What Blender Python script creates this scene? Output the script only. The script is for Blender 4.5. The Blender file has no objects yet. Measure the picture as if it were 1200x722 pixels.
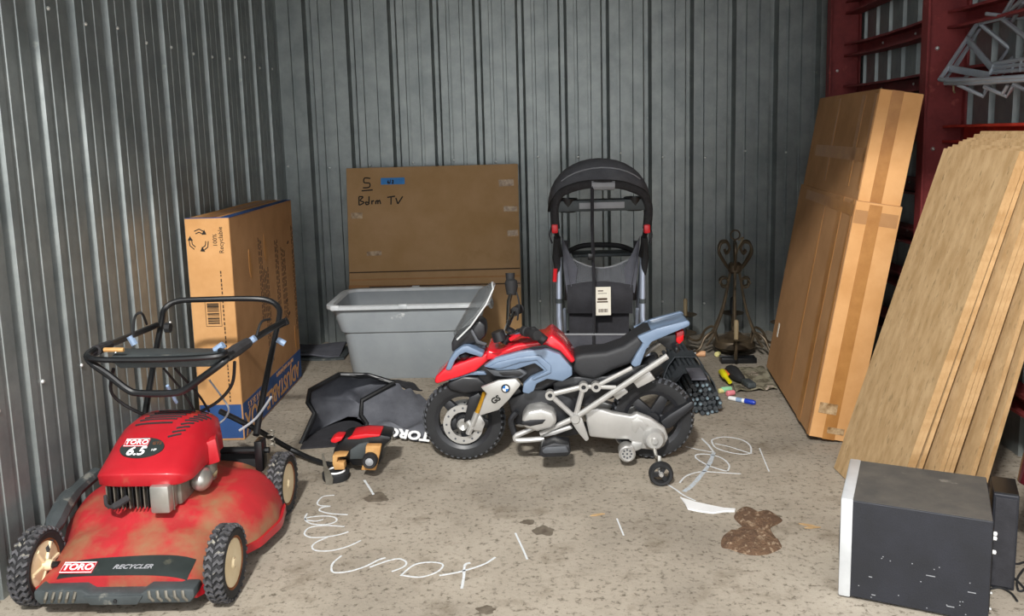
import bpy, bmesh, math, random
from mathutils import Vector, Matrix, Euler, noise as mnoise
random.seed(7)
PI = math.pi
rad = math.radians
SC = bpy.context.scene
COL = SC.collection

# ------------------------------------------------------------------ camera
FPX, PPX, PPY, CAMH = 1000.0, 600.0, 300.0, 1.45
PITCH, ROLL = rad(8.2), rad(1.5)
fwd = Vector((0, math.cos(PITCH), -math.sin(PITCH)))
r0 = Vector((1, 0, 0)); u0 = r0.cross(fwd)
rgt = math.cos(ROLL) * r0 - math.sin(ROLL) * u0
upv = rgt.cross(fwd)
cd = bpy.data.cameras.new('camera'); cam = bpy.data.objects.new('camera', cd); COL.objects.link(cam)
cam.matrix_world = Matrix(((rgt.x, upv.x, -fwd.x, 0), (rgt.y, upv.y, -fwd.y, 0), (rgt.z, upv.z, -fwd.z, CAMH), (0, 0, 0, 1)))
cd.sensor_width = 36.0; cd.lens = FPX / 1200 * 36.0
cd.shift_y = -(361.0 - PPY) / 1200.0
cd.clip_start = 0.05; cd.clip_end = 100
SC.camera = cam

def _ray(x, y): return fwd + rgt * ((x - PPX) / FPX) - upv * ((y - PPY) / FPX)
def FL(x, y, z=0.0):
    d = _ray(x, y); t = (z - CAMH) / d.z
    return Vector((d.x * t, d.y * t, z))
def YP(x, y, Y):
    d = _ray(x, y); t = Y / d.y
    return Vector((d.x * t, Y, CAMH + d.z * t))

# ------------------------------------------------------------------ world, sun, lamps, exposure
w = bpy.data.worlds.new('overcast_sky'); SC.world = w; w.use_nodes = True
bg = w.node_tree.nodes['Background']; bg.inputs[0].default_value = (0.97, 0.985, 1.0, 1); bg.inputs[1].default_value = 2.1
# the aisle lamp outside the door opening, above and behind the camera
sd = bpy.data.lights.new('aisle_lamp', 'AREA'); sun = bpy.data.objects.new('aisle_lamp', sd); COL.objects.link(sun)
sd.shape = 'RECTANGLE'; sd.size = 0.5; sd.size_y = 0.22; sd.energy = 430; sd.color = (1.0, 0.975, 0.935)
sun.location = (-0.75, -1.5, 4.5); sun.rotation_euler = Vector((0.12, 1.0, -0.75)).to_track_quat('-Z', 'Y').to_euler()
SC.view_settings.view_transform = 'Standard'; SC.view_settings.look = 'None'
SC.view_settings.gamma = 1.0; SC.view_settings.use_curve_mapping = False
SC.view_settings.exposure = 0.16

# ------------------------------------------------------------------ materials
def lin(h):
    h = h.lstrip('#'); o = []
    for i in (0, 2, 4):
        c = int(h[i:i+2], 16) / 255
        o.append(c / 12.92 if c <= 0.04045 else ((c + 0.055) / 1.055) ** 2.4)
    return (o[0], o[1], o[2], 1)
MATS = {}
def mat(name, c1, c2=None, scale=6, rough=0.6, metal=0.0, bump=0.0, bscale=60, lo=0.35, hi=0.65, c3=None, s3=3, t3=0.6, w3=0.08, stretch=None, alpha=1.0, trans=0.0, spec=0.5, coat=0.0, detail=6):
    m = bpy.data.materials.new(name); m.use_nodes = True; nt = m.node_tree; N = nt.nodes; L = nt.links
    b = N['Principled BSDF']
    b.inputs['Roughness'].default_value = rough; b.inputs['Metallic'].default_value = metal
    b.inputs['Specular IOR Level'].default_value = spec; b.inputs['Coat Weight'].default_value = coat
    b.inputs['Alpha'].default_value = alpha; b.inputs['Transmission Weight'].default_value = trans
    tc = N.new('ShaderNodeTexCoord'); mp = N.new('ShaderNodeMapping'); L.new(tc.outputs['Object'], mp.inputs[0])
    if stretch: mp.inputs['Scale'].default_value = stretch
    def nz(s, d=detail):
        n = N.new('ShaderNodeTexNoise'); n.inputs['Scale'].default_value = s; n.inputs['Detail'].default_value = d
        n.inputs['Roughness'].default_value = 0.62; L.new(mp.outputs[0], n.inputs['Vector']); return n
    col = None
    if c2 is None:
        k = [max(0, v * 0.82) for v in lin(c1)[:3]] + [1]
        ca, cb = lin(c1), tuple(k)
    else: ca, cb = lin(c1), lin(c2)
    n = nz(scale); rp = N.new('ShaderNodeValToRGB'); L.new(n.outputs[0], rp.inputs[0])
    rp.color_ramp.elements[0].position = lo; rp.color_ramp.elements[1].position = hi
    rp.color_ramp.elements[0].color = ca; rp.color_ramp.elements[1].color = cb
    col = rp.outputs[0]
    if c3:
        n3 = nz(s3, 8); r3 = N.new('ShaderNodeValToRGB'); L.new(n3.outputs[0], r3.inputs[0])
        r3.color_ramp.elements[0].position = t3; r3.color_ramp.elements[1].position = t3 + w3
        r3.color_ramp.elements[0].color = (0, 0, 0, 1); r3.color_ramp.elements[1].color = (1, 1, 1, 1)
        mx = N.new('ShaderNodeMix'); mx.data_type = 'RGBA'
        L.new(r3.outputs[0], mx.inputs[0]); L.new(col, mx.inputs[6]); mx.inputs[7].default_value = lin(c3); col = mx.outputs[2]
    L.new(col, b.inputs['Base Color'])
    if bump:
        nb = nz(bscale, 4); bp = N.new('ShaderNodeBump'); bp.inputs['Strength'].default_value = bump; bp.inputs['Distance'].default_value = 0.01
        L.new(nb.outputs[0], bp.inputs['Height']); L.new(bp.outputs[0], b.inputs['Normal'])
    MATS[name] = m
    return m

mat('steel_sheet', '#9ba1a0', '#858c8c', scale=7, rough=0.45, metal=0.6, bump=0.05, bscale=25, c3='#a5aaa6', s3=14, t3=0.66, w3=0.1)
mat('red_primer', '#8f3a3a', '#74292b', scale=9, rough=0.6, c3='#a9524a', s3=12, t3=0.62)
mat('red_primer_bright', '#c8412e', '#a32c22', scale=9, rough=0.5)
mat('screw_zinc', '#e6e8e6', rough=0.3, metal=0.5)
mat('cardboard', '#b28558', '#a0754a', scale=4, rough=0.85, bump=0.08, bscale=90, c3='#96683c', s3=3, t3=0.6, w3=0.2)
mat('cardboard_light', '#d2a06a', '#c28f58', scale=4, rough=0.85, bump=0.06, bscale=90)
mat('cardboard_dull', '#b5926a', '#a78458', scale=3, rough=0.9, bump=0.06, bscale=80, c3='#987548', s3=4, t3=0.6, w3=0.2)
mat('packing_tape', '#9d6b38', '#ae7c44', scale=12, rough=0.4, spec=0.4)
mat('tape_frayed', '#7d5c36', '#c2a884', scale=30, rough=0.35)
mat('tape_blue', '#1f6fb5', '#2b82c8', rough=0.6)
mat('ink_black', '#16140f', rough=0.7)
mat('ink_brown', '#4a3524', rough=0.8)
mat('print_blue', '#2a4f86', '#23457a', scale=8, rough=0.7)
mat('tote_grey', '#9aa0a4', '#8b9297', scale=3, rough=0.5, c3='#d9dbd9', s3=5, t3=0.66, w3=0.06, bump=0.03)
mat('tote_rim', '#cdd1d3', '#b9bec1', scale=8, rough=0.4)
mat('plywood_face', '#c1a37a', '#a98a60', scale=9, rough=0.85, stretch=(1, 3, 1), c3='#8a7350', s3=22, t3=0.58, w3=0.12, bump=0.12, bscale=60)
mat('plywood_edge', '#c3a073', '#a98558', scale=14, rough=0.85, bump=0.1)
mat('black_vinyl', '#23252d', '#1d1f25', scale=10, rough=0.55, bump=0.1, bscale=200, c3='#555961', s3=9, t3=0.72, w3=0.05)
mat('speaker_silver', '#c9ccce', rough=0.35, metal=0.1)
mat('dusty_top', '#5a5650', '#494744', scale=12, rough=0.8, c3='#77736a', s3=20, t3=0.65)
mat('mower_red', '#b8202b', '#a61a24', scale=5, rough=0.35, c3='#a5614a', s3=6, t3=0.62, w3=0.14, coat=0.2)
mat('deck_red', '#b3262e', '#9c2c2c', scale=6, rough=0.5, c3='#8d6a4c', s3=4.2, t3=0.46, w3=0.2, bump=0.1, bscale=40)
mat('black_paint', '#1c1d1f', '#131416', scale=8, rough=0.32)
mat('black_rubber', '#222325', '#1a1a1c', scale=20, rough=0.75, bump=0.1)
mat('tread_rubber', '#57565a', '#3b3b3d', scale=30, rough=0.7, c3='#8b877c', s3=40, t3=0.58)
mat('foam_grip', '#343335', '#262527', scale=30, rough=0.9, bump=0.2, bscale=120)
mat('hub_cream', '#e6d6b4', '#d8c39b', scale=9, rough=0.6, c3='#a5713c', s3=12, t3=0.63)
mat('rust', '#8a5530', '#6a3c20', scale=18, rough=0.9)
mat('plastic_dark', '#454b4d', '#383e40', scale=12, rough=0.6, c3='#75756f', s3=15, t3=0.6)
mat('decal_dark', '#232a29', '#2c3433', scale=10, rough=0.5, c3='#4c4d42', s3=12, t3=0.62)
mat('alloy', '#b8b6b0', '#a19f99', scale=8, rough=0.35, metal=0.7)
mat('alloy_dirty', '#8e8a80', '#6e6a60', scale=14, rough=0.5, metal=0.6, c3='#4d463a', s3=10, t3=0.6)
mat('white_plastic', '#f1f2f2', '#e6e7e7', rough=0.4)
mat('cable_blue', '#8fa6c4', rough=0.5)
mat('wood_tan', '#c89c62', '#b2824a', scale=15, rough=0.7)
mat('bike_red', '#e02130', '#cf1a28', rough=0.22, coat=0.5)
mat('bike_blue', '#74879f', '#687b94', rough=0.28, coat=0.4)
mat('bike_silver', '#bfbebb', '#b0afac', rough=0.3, metal=0.45)
mat('bike_black', '#27282c', '#1d1e21', rough=0.35)
mat('bike_seat', '#2a2b2e', '#222326', rough=0.6, bump=0.1, bscale=180)
mat('bike_grey', '#53565b', '#46494e', rough=0.45)
mat('fork_gold', '#cf9a2c', rough=0.3, metal=0.4)
mat('chrome', '#d8dadc', rough=0.12, metal=1.0)
mat('tail_red', '#d21a22', rough=0.15)
mat('windscreen', '#6a6e70', rough=0.12, alpha=0.35)
mat('screen_edge', '#cfd2d2', rough=0.3)
mat('emblem_blue', '#2d6fb8', rough=0.3)
mat('fabric_black', '#333338', '#28282c', scale=14, rough=0.9, bump=0.15, bscale=150)
mat('fabric_grey', '#62636b', '#505159', scale=9, rough=0.9, bump=0.15, bscale=150)
mat('bag_fabric', '#6b6d74', '#4d4f56', scale=5, rough=0.75, bump=0.2, bscale=30)
mat('piping_grey', '#9a9ca0', rough=0.6)
mat('mesh_grey', '#6d7076', rough=0.8, alpha=0.6)
mat('frame_silver', '#a9b2c2', '#99a3b4', rough=0.35, metal=0.4)
mat('button_red', '#e0222c', rough=0.35)
mat('paper_tag', '#ece8dc', '#e0dac9', rough=0.8)
mat('iron_bronze', '#665845', '#493f32', scale=14, rough=0.5, metal=0.5)
mat('candle_tan', '#8a7a5c', '#76684e', rough=0.7)
mat('rod_black', '#43484d', '#33383c', scale=9, rough=0.5)
mat('rod_tip', '#8fa3ae', '#6f828c', scale=60, rough=0.5)
mat('camo_cloth', '#8f8a76', '#5d5746', scale=16, rough=0.9, lo=0.45, hi=0.55, c3='#b3a596', s3=12, t3=0.56, w3=0.05)
mat('yellow_plastic', '#e6dc1e', rough=0.4)
mat('orange_plastic', '#e2772e', rough=0.4)
mat('marker_blue', '#1f3fb4', rough=0.35)
mat('chalk_white', '#f2f4f6', rough=0.95)
mat('chalk_floor', '#d9dee4', '#c2c4c2', scale=120, rough=0.95)
mat('chalk_blue', '#b9c8d8', '#b0aea6', scale=90, rough=0.95)
mat('chalk_peach', '#f0b98c', rough=0.95)
mat('chalk_yellow', '#e8e09a', rough=0.95)
mat('chalk_green', '#9fdcb0', rough=0.95)
mat('chalk_pink', '#f0909a', rough=0.95)
mat('oil_dark', '#544a3e', '#70675a', scale=30, rough=0.8)
mat('dirt_brown', '#5e4736', '#725842', scale=30, rough=0.95, c3='#a08a72', s3=45, t3=0.55, bump=0.9, bscale=120)
mat('rack_steel', '#b4bac2', '#9aa2ac', rough=0.35, metal=0.4)
mat('ceiling_tin', '#a8aaa8', rough=0.6)
mat('canopy_fabric', '#6c6d72', '#5a5b60', scale=9, rough=0.85, bump=0.15, bscale=120)
mat('maroon_gloss', '#4a141b', rough=0.25, coat=0.4)

def floor_mat():
    m = bpy.data.materials.new('concrete'); m.use_nodes = True; nt = m.node_tree; N = nt.nodes; L = nt.links
    b = N['Principled BSDF']; b.inputs['Roughness'].default_value = 0.85; b.inputs['Specular IOR Level'].default_value = 0.25
    g = N.new('ShaderNodeNewGeometry')
    def nz(s, d, rgh=0.6):
        n = N.new('ShaderNodeTexNoise'); n.inputs['Scale'].default_value = s; n.inputs['Detail'].default_value = d; n.inputs['Roughness'].default_value = rgh
        L.new(g.outputs['Position'], n.inputs['Vector']); return n
    def ramp(src, stops):
        r = N.new('ShaderNodeValToRGB'); L.new(src, r.inputs[0]); e = r.color_ramp.elements
        e[0].position, e[0].color = stops[0][0], stops[0][1]; e[1].position, e[1].color = stops[-1][0], stops[-1][1]
        for p, c in stops[1:-1]:
            q = e.new(p); q.color = c
        return r.outputs[0]
    def mix(f, a, c, mode='MIX'):
        x = N.new('ShaderNodeMix'); x.data_type = 'RGBA'; x.blend_type = mode
        if isinstance(f, float): x.inputs[0].default_value = f
        else: L.new(f, x.inputs[0])
        L.new(a, x.inputs[6])
        if isinstance(c, tuple): x.inputs[7].default_value = c
        else: L.new(c, x.inputs[7])
        return x.outputs[2]
    base = ramp(nz(1.3, 6).outputs[0], [(0.3, lin('#877f73')), (0.5, lin('#a09789')), (0.7, lin('#b2a99b'))])
    spk = ramp(nz(42, 6, 0.75).outputs[0], [(0.36, (0.22, 0.2, 0.17, 1)), (0.47, (1, 1, 1, 1)), (0.62, (1, 1, 1, 1)), (0.72, (1.25, 1.25, 1.22, 1))])
    c = mix(0.8, base, spk, 'MULTIPLY')
    st = ramp(nz(5, 9, 0.7).outputs[0], [(0.54, (0, 0, 0, 1)), (0.68, (1, 1, 1, 1))])
    sf = N.new('ShaderNodeMath'); sf.operation = 'MULTIPLY'; L.new(st, sf.inputs[0]); sf.inputs[1].default_value = 0.62
    c = mix(sf.outputs[0], c, lin('#6e6353'))
    wh = ramp(nz(9, 10, 0.75).outputs[0], [(0.66, (0, 0, 0, 1)), (0.72, (1, 1, 1, 1))])
    wf = N.new('ShaderNodeMath'); wf.operation = 'MULTIPLY'; L.new(wh, wf.inputs[0]); wf.inputs[1].default_value = 0.45
    c = mix(wf.outputs[0], c, lin('#d8d0c2'))
    L.new(c, b.inputs['Base Color'])
    bp = N.new('ShaderNodeBump'); bp.inputs['Strength'].default_value = 0.35; bp.inputs['Distance'].default_value = 0.01
    L.new(nz(45, 6, 0.7).outputs[0], bp.inputs['Height']); L.new(bp.outputs[0], b.inputs['Normal'])
    MATS['concrete'] = m
floor_mat()

# ------------------------------------------------------------------ mesh helpers
ORG = {}
class M:
    def __init__(s): s.v = []; s.f = []
    def add(s, vs, fs, mx=None):
        o = len(s.v)
        s.v += [(mx @ Vector(p)) if mx else Vector(p) for p in vs]
        s.f += [[i + o for i in f] for f in fs]
        return s
    def box(s, c, d, mx=None):
        x, y, z = c; a, b, h = d[0] / 2, d[1] / 2, d[2] / 2
        vs = [(x + i * a, y + j * b, z + k * h) for i in (-1, 1) for j in (-1, 1) for k in (-1, 1)]
        return s.add(vs, [(0, 1, 3, 2), (4, 6, 7, 5), (0, 4, 5, 1), (2, 3, 7, 6), (0, 2, 6, 4), (1, 5, 7, 3)], mx)
    def hexa(s, p8):   # bottom 4 ccw then top 4 ccw
        return s.add(p8, [(3, 2, 1, 0), (4, 5, 6, 7), (0, 1, 5, 4), (1, 2, 6, 5), (2, 3, 7, 6), (3, 0, 4, 7)])
    def prism(s, pts, y0, y1, mx=None):   # pts in (x,z), extruded along y
        n = len(pts)
        a = sum(pts[i][0] * pts[(i + 1) % n][1] - pts[(i + 1) % n][0] * pts[i][1] for i in range(n))
        if a < 0: pts = pts[::-1]
        if y0 > y1: y0, y1 = y1, y0
        vs = [(p[0], y0, p[1]) for p in pts] + [(p[0], y1, p[1]) for p in pts]
        fs = [list(range(n)), list(range(2 * n - 1, n - 1, -1))] + [(i, i + n, (i + 1) % n + n, (i + 1) % n) for i in range(n)]
        return s.add(vs, fs, mx)
    def tube(s, pts, r, n=8, closed=False, mx=None, caps=True):
        P = [Vector(p) for p in pts]; k = len(P); rs = r if isinstance(r, (list, tuple)) else [r] * k
        T = []
        for i in range(k):
            a = P[(i - 1) % k] if (closed or i > 0) else P[i]; b = P[(i + 1) % k] if (closed or i < k - 1) else P[i]
            t = (b - a); T.append(t.normalized() if t.length > 1e-9 else Vector((0, 0, 1)))
        ref = Vector((0, 0, 1)) if abs(T[0].z) < 0.9 else Vector((1, 0, 0))
        nrm = (ref - T[0] * ref.dot(T[0])).normalized(); vs = []
        for i in range(k):
            nrm = nrm - T[i] * nrm.dot(T[i])
            if nrm.length < 1e-6: nrm = T[i].orthogonal()
            nrm.normalize(); bn = T[i].cross(nrm)
            for j in range(n):
                a = 2 * PI * j / n
                vs.append(P[i] + (nrm * math.cos(a) + bn * math.sin(a)) * rs[i])
        fs = []
        for i in range(k if closed else k - 1):
            a, b = i * n, ((i + 1) % k) * n
            for j in range(n): fs.append((a + j, a + (j + 1) % n, b + (j + 1) % n, b + j))
        if not closed and caps:
            fs.append(list(range(n))[::-1]); fs.append([(k - 1) * n + j for j in range(n)])
        return s.add(vs, fs, mx)
    def lathe(s, prof, c=(0, 0, 0), axis='z', n=24, mx=None, closed=False):  # prof: (r, h)
        vs = []; k = len(prof)
        for j in range(n):
            a = 2 * PI * j / n; ca, sa = math.cos(a), math.sin(a)
            for r, h in prof:
                if axis == 'z': p = (r * ca, r * sa, h)
                elif axis == 'y': p = (r * sa, h, r * ca)
                else: p = (h, r * ca, r * sa)
                vs.append((p[0] + c[0], p[1] + c[1], p[2] + c[2]))
        fs = []
        for j in range(n):
            a, b = j * k, ((j + 1) % n) * k
            for i in range(k if closed else k - 1):
                i2 = (i + 1) % k
                fs.append((a + i, b + i, b + i2, a + i2))
        if not closed:
            if prof[0][0] > 1e-6: fs.append([j * k for j in range(n)][::-1])
            if prof[-1][0] > 1e-6: fs.append([j * k + k - 1 for j in range(n)])
        return s.add(vs, fs, mx)
    def ball(s, c, r, n=12, mx=None):
        if not isinstance(r, (tuple, list)): r = (r, r, r)
        o = M(); o.lathe([(math.sin(PI * i / n), -math.cos(PI * i / n)) for i in range(n + 1)], n=n * 2)
        return s.add([(p.x * r[0] + c[0], p.y * r[1] + c[1], p.z * r[2] + c[2]) for p in o.v], o.f, mx)
    def rings(s, rs, caps=True, mx=None):   # list of equal-length vertex rings
        n = len(rs[0]); vs = [p for r in rs for p in r]; fs = []
        for i in range(len(rs) - 1):
            a, b = i * n, (i + 1) * n
            for j in range(n): fs.append((a + j, a + (j + 1) % n, b + (j + 1) % n, b + j))
        if caps: fs.append(list(range(n))[::-1]); fs.append([(len(rs) - 1) * n + j for j in range(n)])
        return s.add(vs, fs, mx)
    def grid(s, fn, nu, nv, thick=0.0):  # fn(u,v)->Vector ; thick: offset vector or scalar along +normal approx
        vs = [Vector(fn(i / nu, j / nv)) for i in range(nu + 1) for j in range(nv + 1)]; q = nv + 1
        fs = [(i * q + j, (i + 1) * q + j, (i + 1) * q + j + 1, i * q + j + 1) for i in range(nu) for j in range(nv)]
        if thick:
            nrm = [Vector((0, 0, 0)) for _ in vs]
            for f in fs:
                k = (vs[f[2]] - vs[f[0]]).cross(vs[f[3]] - vs[f[1]])
                for i in f: nrm[i] += k
            o = len(vs); vs += [vs[i] - nrm[i].normalized() * thick for i in range(o)]
            fs += [tuple(i + o for i in f[::-1]) for f in fs]
            for i in range(nu):
                fs.append((i * q, i * q + o, (i + 1) * q + o, (i + 1) * q)); a = i * q + nv; b = (i + 1) * q + nv
                fs.append((a, b, b + o, a + o))
            for j in range(nv):
                fs.append((j, j + 1, j + 1 + o, j + o)); a = nu * q + j
                fs.append((a, a + o, a + 1 + o, a + 1))
        return s.add(vs, fs)
    def xf(s, mx): s.v = [mx @ p for p in s.v]; return s
    def mesh(s, name, m, bevel=0, seg=2, smooth=35, bang=40):
        me = bpy.data.meshes.new(name); me.from_pydata([tuple(p) for p in s.v], [], s.f)
        bm = bmesh.new(); bm.from_mesh(me)
        bmesh.ops.recalc_face_normals(bm, faces=bm.faces)
        if bevel:
            es = [e for e in bm.edges if len(e.link_faces) == 2 and e.calc_face_angle(0) > rad(bang)]
            if es: bmesh.ops.bevel(bm, geom=es, offset=bevel, segments=seg, affect='EDGES', clamp_overlap=True, profile=0.5)
        big = [f for f in bm.faces if len(f.verts) > 4]
        if big: bmesh.ops.triangulate(bm, faces=big)
        bm.to_mesh(me); bm.free()
        if smooth:
            me.shade_smooth(); me.set_sharp_from_angle(angle=rad(smooth))
        me.materials.append(MATS[m])
        return me
def link(name, me, parent=None):
    o = bpy.data.objects.new(name, me); COL.objects.link(o)
    if parent: o.parent = parent
    return o
def obj(name, b, m, parent=None, wld=False, **k):
    if wld and parent is not None:
        inv = ORG[root_of(parent).name].inverted(); b.v = [inv @ p for p in b.v]
    return link(name, b.mesh(name, m, **k), parent)
def root_of(o):
    while o.parent: o = o.parent
    return o
def tag(o, label, cat, group=None):
    o['label'] = label; o['category'] = cat
    if group: o['group'] = group
    return o
def thing(name, label, cat, loc=(0, 0, 0), rz=0.0, group=None):
    o = bpy.data.objects.new(name, None); COL.objects.link(o); o.empty_display_size = 0.05
    o.location = loc; o.rotation_euler = (0, 0, rz)
    ORG[o.name] = Matrix.Translation(loc) @ Matrix.Rotation(rz, 4, 'Z')
    if label: tag(o, label, cat, group)
    return o
def struct(name, b=None, m=None, **k):
    if b is None: o = thing(name, None, None)
    else: o = obj(name, b, m, **k)
    o['kind'] = 'structure'; return o
def text(s, size, m, mx, parent, name='lettering', ext=0.0006, wld=False, bold=0.0, shear=0.0, sx=1.0):
    cu = bpy.data.curves.new('t', 'FONT'); cu.body = s; cu.size = size; cu.extrude = ext; cu.offset = bold; cu.shear = shear
    cu.align_x = 'CENTER'; cu.align_y = 'CENTER'; cu.resolution_u = 3
    t = bpy.data.objects.new('t', cu); me = bpy.data.meshes.new_from_object(t)
    bpy.data.objects.remove(t); bpy.data.curves.remove(cu)
    me.name = name; me.materials.clear(); me.materials.append(MATS[m])
    if wld: mx = ORG[root_of(parent).name].inverted() @ mx
    me.transform(mx @ Matrix.Diagonal((sx, 1, 1, 1)))
    return link(name, me, parent)
def frame(o, xa, ya):   # matrix with given origin, x axis and approximate y axis
    x = Vector(xa).normalized(); y = Vector(ya); z = x.cross(y).normalized(); y = z.cross(x)
    return Matrix(((x.x, y.x, z.x, o[0]), (x.y, y.y, z.y, o[1]), (x.z, y.z, z.z, o[2]), (0, 0, 0, 1)))
def ribbon(pts, wd, z=0.0012, wob=0.15):   # flat chalk line on the ground with a little thickness
    b = M(); P = [Vector((p[0], p[1], 0)) for p in pts]; L_, R_ = [], []
    for i, p in enumerate(P):
        t = (P[min(i + 1, len(P) - 1)] - P[max(i - 1, 0)]); t = t.normalized() if t.length else Vector((1, 0, 0)); n = Vector((-t.y, t.x, 0))
        h = wd / 2 * (1 + random.uniform(-wob, wob)); L_.append(p + n * h); R_.append(p - n * h)
    k = len(P)
    vs = [(p.x, p.y, zz) for zz in (0.0002, z) for p in L_ + R_]
    fs = []
    for i in range(k - 1):
        fs.append((2 * k + i, 3 * k + i, 3 * k + i + 1, 2 * k + i + 1))
        fs.append((i, 2 * k + i, 2 * k + i + 1, i + 1)); fs.append((k + i, k + i + 1, 3 * k + i + 1, 3 * k + i))
    fs.append((0, k, 3 * k, 2 * k)); fs.append((k - 1, 3 * k - 1, 4 * k - 1, 2 * k - 1)) if False else None
    fs = [f for f in fs if f]
    return b.add(vs, fs)
def smooth_path(pts, sub=6, closed=False):
    P = [Vector(p) for p in pts]; n = len(P); out = []
    for i in range(n if closed else n - 1):
        g = lambda k: P[k % n] if closed else P[max(0, min(n - 1, k))]
        a, b, c, d = g(i - 1), g(i), g(i + 1), g(i + 2)
        for j in range(sub):
            t = j / sub
            out.append(0.5 * ((2 * b) + (c - a) * t + (2 * a - 5 * b + 4 * c - d) * t * t + (3 * b - a - 3 * c + d) * t ** 3))
    if not closed: out.append(P[-1])
    return out

# ================================================================== the setting
# ---- floor: two poured slabs with an open joint
fl = struct('floor', M().box((0, 1.2, -0.11), (9, 12, 0.12)), 'concrete', smooth=0)
JY = 4.42
def slab(y0, y1):
    return M().box((0, (y0 + y1) / 2, -0.025), (9, y1 - y0, 0.05))
obj('concrete_slab', slab(-4.5, JY - 0.004), 'concrete', fl, smooth=0)
obj('concrete_slab', slab(JY + 0.004, 7.0), 'concrete', fl, smooth=0)

# ---- ribbed steel sheet: u along the wall, recesses go to +d (outwards)
def rib_profile(u0, n, p, md=0.006):
    pts = []
    for k in range(n):
        a = u0 + k * p
        pts += [(a, 0), (a + 0.017, 0.055), (a + 0.043, 0.055), (a + 0.060, 0)]
        for q in (0.38, 0.69):
            c = a + p * q + 0.01
            pts += [(c - 0.013, 0), (c - 0.010, md), (c + 0.010, md), (c + 0.013, 0)]
    pts.append((u0 + n * p, 0))
    return pts
def sheet(u0, n, p, z0, z1, md):
    pr = rib_profile(u0, n, p, md); k = len(pr)
    vs = [(u, d, z) for z in (z0, z1) for u, d in pr] + [(u, d + 0.002, z) for z in (z0, z1) for u, d in pr]
    fs = []
    for i in range(k - 1):
        fs.append((i, i + 1, k + i + 1, k + i)); fs.append((2 * k + i, 3 * k + i, 3 * k + i + 1, 2 * k + i + 1))
        fs.append((k + i, k + i + 1, 3 * k + i + 1, 3 * k + i)); fs.append((i, 2 * k + i, 2 * k + i + 1, i + 1))
    fs.append((0, k, 3 * k, 2 * k)); fs.append((k - 1, 3 * k - 1, 4 * k - 1, 2 * k - 1))
    return M().add(vs, fs)
screw_me = M().lathe([(0.008, 0), (0.008, 0.003), (0.005, 0.007), (0, 0.008)], n=8, axis='y').mesh('screw', 'screw_zinc')
def sheet_wall(name, loc, rz, u0, npan, per, p, z1, rows, jit=0.03, md=0.006):
    root = struct(name); root.location = loc; root.rotation_euler = (0, 0, rz)
    me = sheet(0, per, p, 0, z1, md).mesh('sheet_panel', 'steel_sheet', smooth=0)
    for k in range(npan):
        o = link('sheet_panel', me, root); o.location = (u0 + k * per * p, 0, 0)
    for z in rows:
        for k in range(npan * per):
            o = link('screw', screw_me, root); o.rotation_euler = (PI, 0, 0) ; o.location = (u0 + k * p + 0.13 + random.uniform(-.01, .01), 0.0, z + random.uniform(-jit, jit))
    return root
WALLH = 3.3
# back wall: local x = world x, outward = +y
sheet_wall('wall_back', (0, 5.92, 0), 0, -1.66, 5, 3, 0.287, WALLH, (0.25, 1.27), md=0.020)
# left wall: local x runs from the back corner towards the camera, outward = -x of the room
LA = math.atan2(0.12, 3.5)
sheet_wall('wall_left', (-1.555 - 5.24 * math.sin(LA), 5.92 - 5.24 * math.cos(LA), 0), PI / 2 - LA, 0, 5, 4, 0.262, WALLH, (0.62, 1.92), md=0.003)
# right wall: outer sheet, red columns and channel girts
RW = sheet_wall('wall_right', (2.13, 5.92, 0), -PI / 2 - rad(4), 0, 7, 3, 0.215, WALLH, (), md=0.0006)
for c in RW.children: c.location.y = 0.215
for x in (0.17, 1.72, 3.30):
    col_ = obj('steel_column', M().box((x, 0.006, WALLH / 2), (0.075, 0.012, WALLH)).box((x, 0.1, WALLH / 2), (0.010, 0.18, WALLH)).box((x, 0.194, WALLH / 2), (0.075, 0.012, WALLH)), 'red_primer', RW, bevel=0.002, seg=1, smooth=0)
    for z in (1.32, 1.80):
        o = link('bolt', screw_me, col_); o.rotation_euler = (0, 0, PI / 2 * -1); o.location = (x + 0.004, 0.06, z); o.scale = (1.3, 1.3, 1.3)
def girt(x0, x1, bend):
    n = 10; rs = []
    sec = [(0.10, -0.042), (0.195, -0.042), (0.195, 0.042), (0.10, 0.042), (0.10, 0.030), (0.106, 0.036), (0.189, 0.036), (0.189, -0.036), (0.106, -0.036), (0.10, -0.030)]
    for i in range(n + 1):
        t = i / n; x = x0 + (x1 - x0) * t; dz = bend * math.sin(PI * t) * (1 if i % 2 else 0.85)
        rs.append([(x, y, z + dz) for y, z in sec])
    return M().rings(rs)
for k in range(11):
    z = 0.31 + 0.27 * k
    if z > WALLH - 0.1: break
    for j, (a, b) in enumerate(((0.18, 1.71), (1.73, 3.29), (3.31, 4.7))):
        g_ = obj('girt', girt(a, b, (-0.012, 0.006, -0.008)[k % 3]), 'red_primer_bright' if (k == 4 and j == 1) else 'red_primer', RW, smooth=0)
        g_.location.z = z
        for q in (0.3, 0.62):
            o = link('screw', screw_me, g_); o.rotation_euler = (PI, 0, 0); o.location = (a + (b - a) * q, 0.188, 0.0)
# roof over the unit and the wall above the door opening, both outside the frame
struct('ceiling', M().box((0.2, 3.9, WALLH + 0.05), (5.0, 5.6, 0.1)), 'ceiling_tin', smooth=0)
struct('wall_front', M().box((0.2, 1.25, 3.09), (5.0, 0.1, 0.42)), 'ceiling_tin', smooth=0)

# ================================================================== cardboard, sheets, speaker
# ---- tall moving box against the left wall
bx = thing('moving_box', 'tall upside-down cardboard moving box with blue bands behind the red mower', 'box', (-1.425, 4.545, 0), rad(-1.0))
BW, BD, BH = 0.21, 1.08, 1.09
obj('carton', M().box((0, 0, BH / 2), (BW, BD, BH)), 'cardboard_light', bx, bevel=0.004, smooth=0)
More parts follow.
